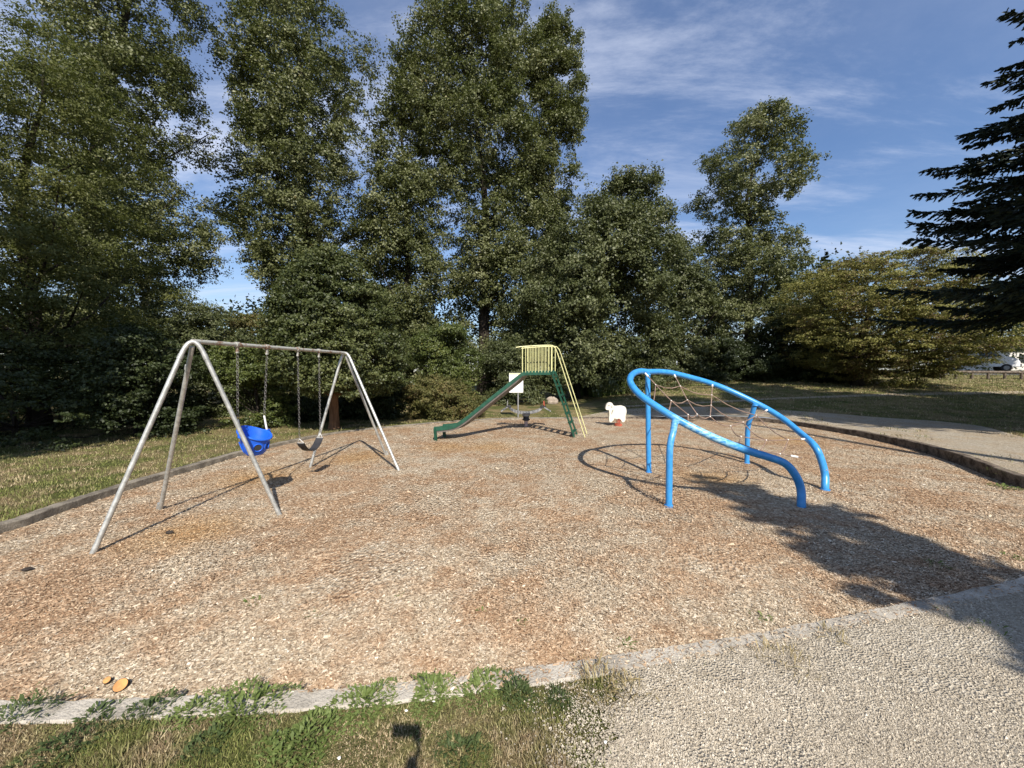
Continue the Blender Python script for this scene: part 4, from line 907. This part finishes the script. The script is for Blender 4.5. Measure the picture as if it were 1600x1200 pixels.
# ------------------------------------------------------------------ far right: rail fence, van, house
def fence():
    a = at(1468, 592, 30.5); b = at(1760, 590, 28.5); n = 12; a[2] = float(terrain(a[0], a[1])); b[2] = float(terrain(b[0], b[1]))
    root = thing('rail_fence', a, 'low dark log rail fence before the parked van', 'fence')
    for i in range(n):
        p = a + (b - a) * i / (n - 1); p[2] = float(terrain(p[0], p[1])); MB().tube([p - np.array([0, 0, .2]), p + np.array([0, 0, .46])], .085, 8).build('post', M['timber'], root)
    up = np.array([0, 0, .54]); MB().tube([a - (b - a) * .02 + up, b + up], .105, 10).build('rail', M['timber'], root)
fence()
def van():
    c = at(1560, 579, 38.5); z = float(terrain(c[0], c[1])); hd = np.array([.80, -.60, 0]); lf = np.array([.60, .80, 0])   # heading, and its left-hand side
    K = .98
    def Pt(u, w, h): return c + hd * u * K + lf * w * K + np.array([0, 0, z + .02 + h * K - c[2]])
    root = thing('parked_van', Pt(-2, 0, 0), 'white high-roofed van parked beyond the log rail fence', 'van')
    prof = [(-4.4, .45), (-4.45, 1.1), (-4.35, 2.45), (-4.2, 2.58), (-.95, 2.58), (-.55, 2.45), (.18, 1.52), (.95, 1.22), (1.12, .95), (1.15, .45)]
    V = []
    W0 = [1.0] * 10; cut = [1, 1, .9, .86, .84, .84, .93, .96, .96, .98]
    for sgn in (-1, 1): V += [Pt(u, sgn * q, h) for (u, h), q in zip(prof, cut)]
    n = len(prof); Fc = [tuple(range(n)), tuple(range(2 * n - 1, n - 1, -1))] + [(i, n + i, n + (i + 1) % n, (i + 1) % n) for i in range(n)]
    body = MB().add(V, Fc).build('body', M['carwhite'], root, True, .05)
    def q4(pts, name, mat, par, off): 
        pts = [np.asarray(p) for p in pts]; nn = np.cross(pts[1] - pts[0], pts[3] - pts[0]); nn /= np.linalg.norm(nn)
        if np.dot(nn, off) < 0: nn = -nn
        return MB().prism([p + nn * .004 for p in pts], nn * .012).build(name, mat, par)
    q4([Pt(-.48, -.74, 2.34), Pt(-.48, .74, 2.34), Pt(.12, .82, 1.60), Pt(.12, -.82, 1.60)], 'windscreen', M['glass'], root, hd)
    for s in (-1, 1):
        q4([Pt(-.72, s * .855, 2.22), Pt(-1.55, s * .855, 2.22), Pt(-1.55, s * .945, 1.45), Pt(.0, s * .945, 1.45)], 'side_window', M['glass'], root, lf * s)
        q4([Pt(.99, s * .55, 1.18), Pt(.99, s * .90, 1.18), Pt(1.10, s * .92, .88), Pt(1.10, s * .6, .88)], 'headlight', M['glass'], root, hd)
        for u in (.25, -3.35):
            w = Pt(u, s * .88, .36); ty = MB().lathe(w - lf * s * .12, [(.20, 0), (.36, .0), (.38, .04), (.38, .2), (.36, .24), (.22, .24)], 18, lf * s).build('wheel', M['tyre'], root)
            MB().lathe(w + lf * s * .115, [(.21, 0), (.19, .02), (.05, .025)], 14, lf * s).build('rim', M['grey'], ty)
        MB().box(Pt(-.25, s * 1.08, 1.5), .1, .2, .3, hd, lf).build('wing_mirror', M['dark'], root)
    MB().box(Pt(1.16, 0, .60), .10, 1.9, .32, hd, lf).build('bumper', M['dark'], root, True, .02)
    MB().box(Pt(1.135, 0, .98), .05, 1.0, .2, hd, lf).build('grille', M['dark'], root, True, .01)
    for u in (-3.6, -2.4, -1.3): MB().beam(Pt(u, -.78, 2.68), Pt(u, .78, 2.68), .05, .06).build('roof_bar', M['grey'], root)
    MB().beam(Pt(-3.8, .5, 2.76), Pt(-1.0, .5, 2.76), .3, .08).build('roof_load', M['grey'], root)
van()
def house():
    b = at(1620, 560, 56); z = float(terrain(b[0], b[1])); b[2] = z; root = thing('house', b, 'pale house with brown shingle roof and white chimney behind the van', 'house')
    def P(u, v, h): return b + np.array([u, v, h])
    top = at(1600, 545, 56)[2] - z; rid = at(1600, 524, 56)[2] - z
    MB().box(P(4, 4, top / 2), 16, 8, top).build('wall', M['siding'], root)
    MB().add([P(-4.5, -.6, top), P(12.5, -.6, top), P(12.5, 8.6, top), P(-4.5, 8.6, top), P(-4.5, 4, rid), P(12.5, 4, rid)], [(0, 1, 5, 4), (2, 3, 4, 5), (0, 4, 3), (1, 2, 5), (3, 2, 1, 0)]).build('roof', M['roof'], root)
    MB().box(P(-1.9, 3.2, rid - .2), .6, .6, 2.2).build('chimney', M['siding'], root)
    for u in (-2, 2, 6): MB().box(P(u, -.0, top * .55), 1.2, .1, 1.2).build('window', M['glass'], root)
house()

# ------------------------------------------------------------------ the phone on its stick (its shadow lies on the dry grass)
def phone():
    root = thing('phone_on_stick', (0.05, -.05, .1), 'phone on a handled stick whose shadow falls on the dry grass', 'phone')
    MB().box((-.005, -.022, 2.0), .155, .009, .076).build('phone_body', M['dark'], root, True, .003)
    MB().box((.052, -.030, 1.985), .036, .03, .06).build('clamp', M['dark'], root)
    MB().tube([(.064, -.03, 1.98), (.062, -.05, 1.92), (.040, -.08, 1.88)], .011, 8).build('arm', M['dark'], root)
    MB().tube([(.034, -.08, 1.915), (.034, -.085, 1.86), (.05, -.10, 1.45)], [.022, .036, .036], 12).build('grip', M['rubber'], root)
    MB().tube([(.045, -.10, 1.5), (.05, -.10, .1)], .012, 8).build('pole', M['dark'], root)
phone()
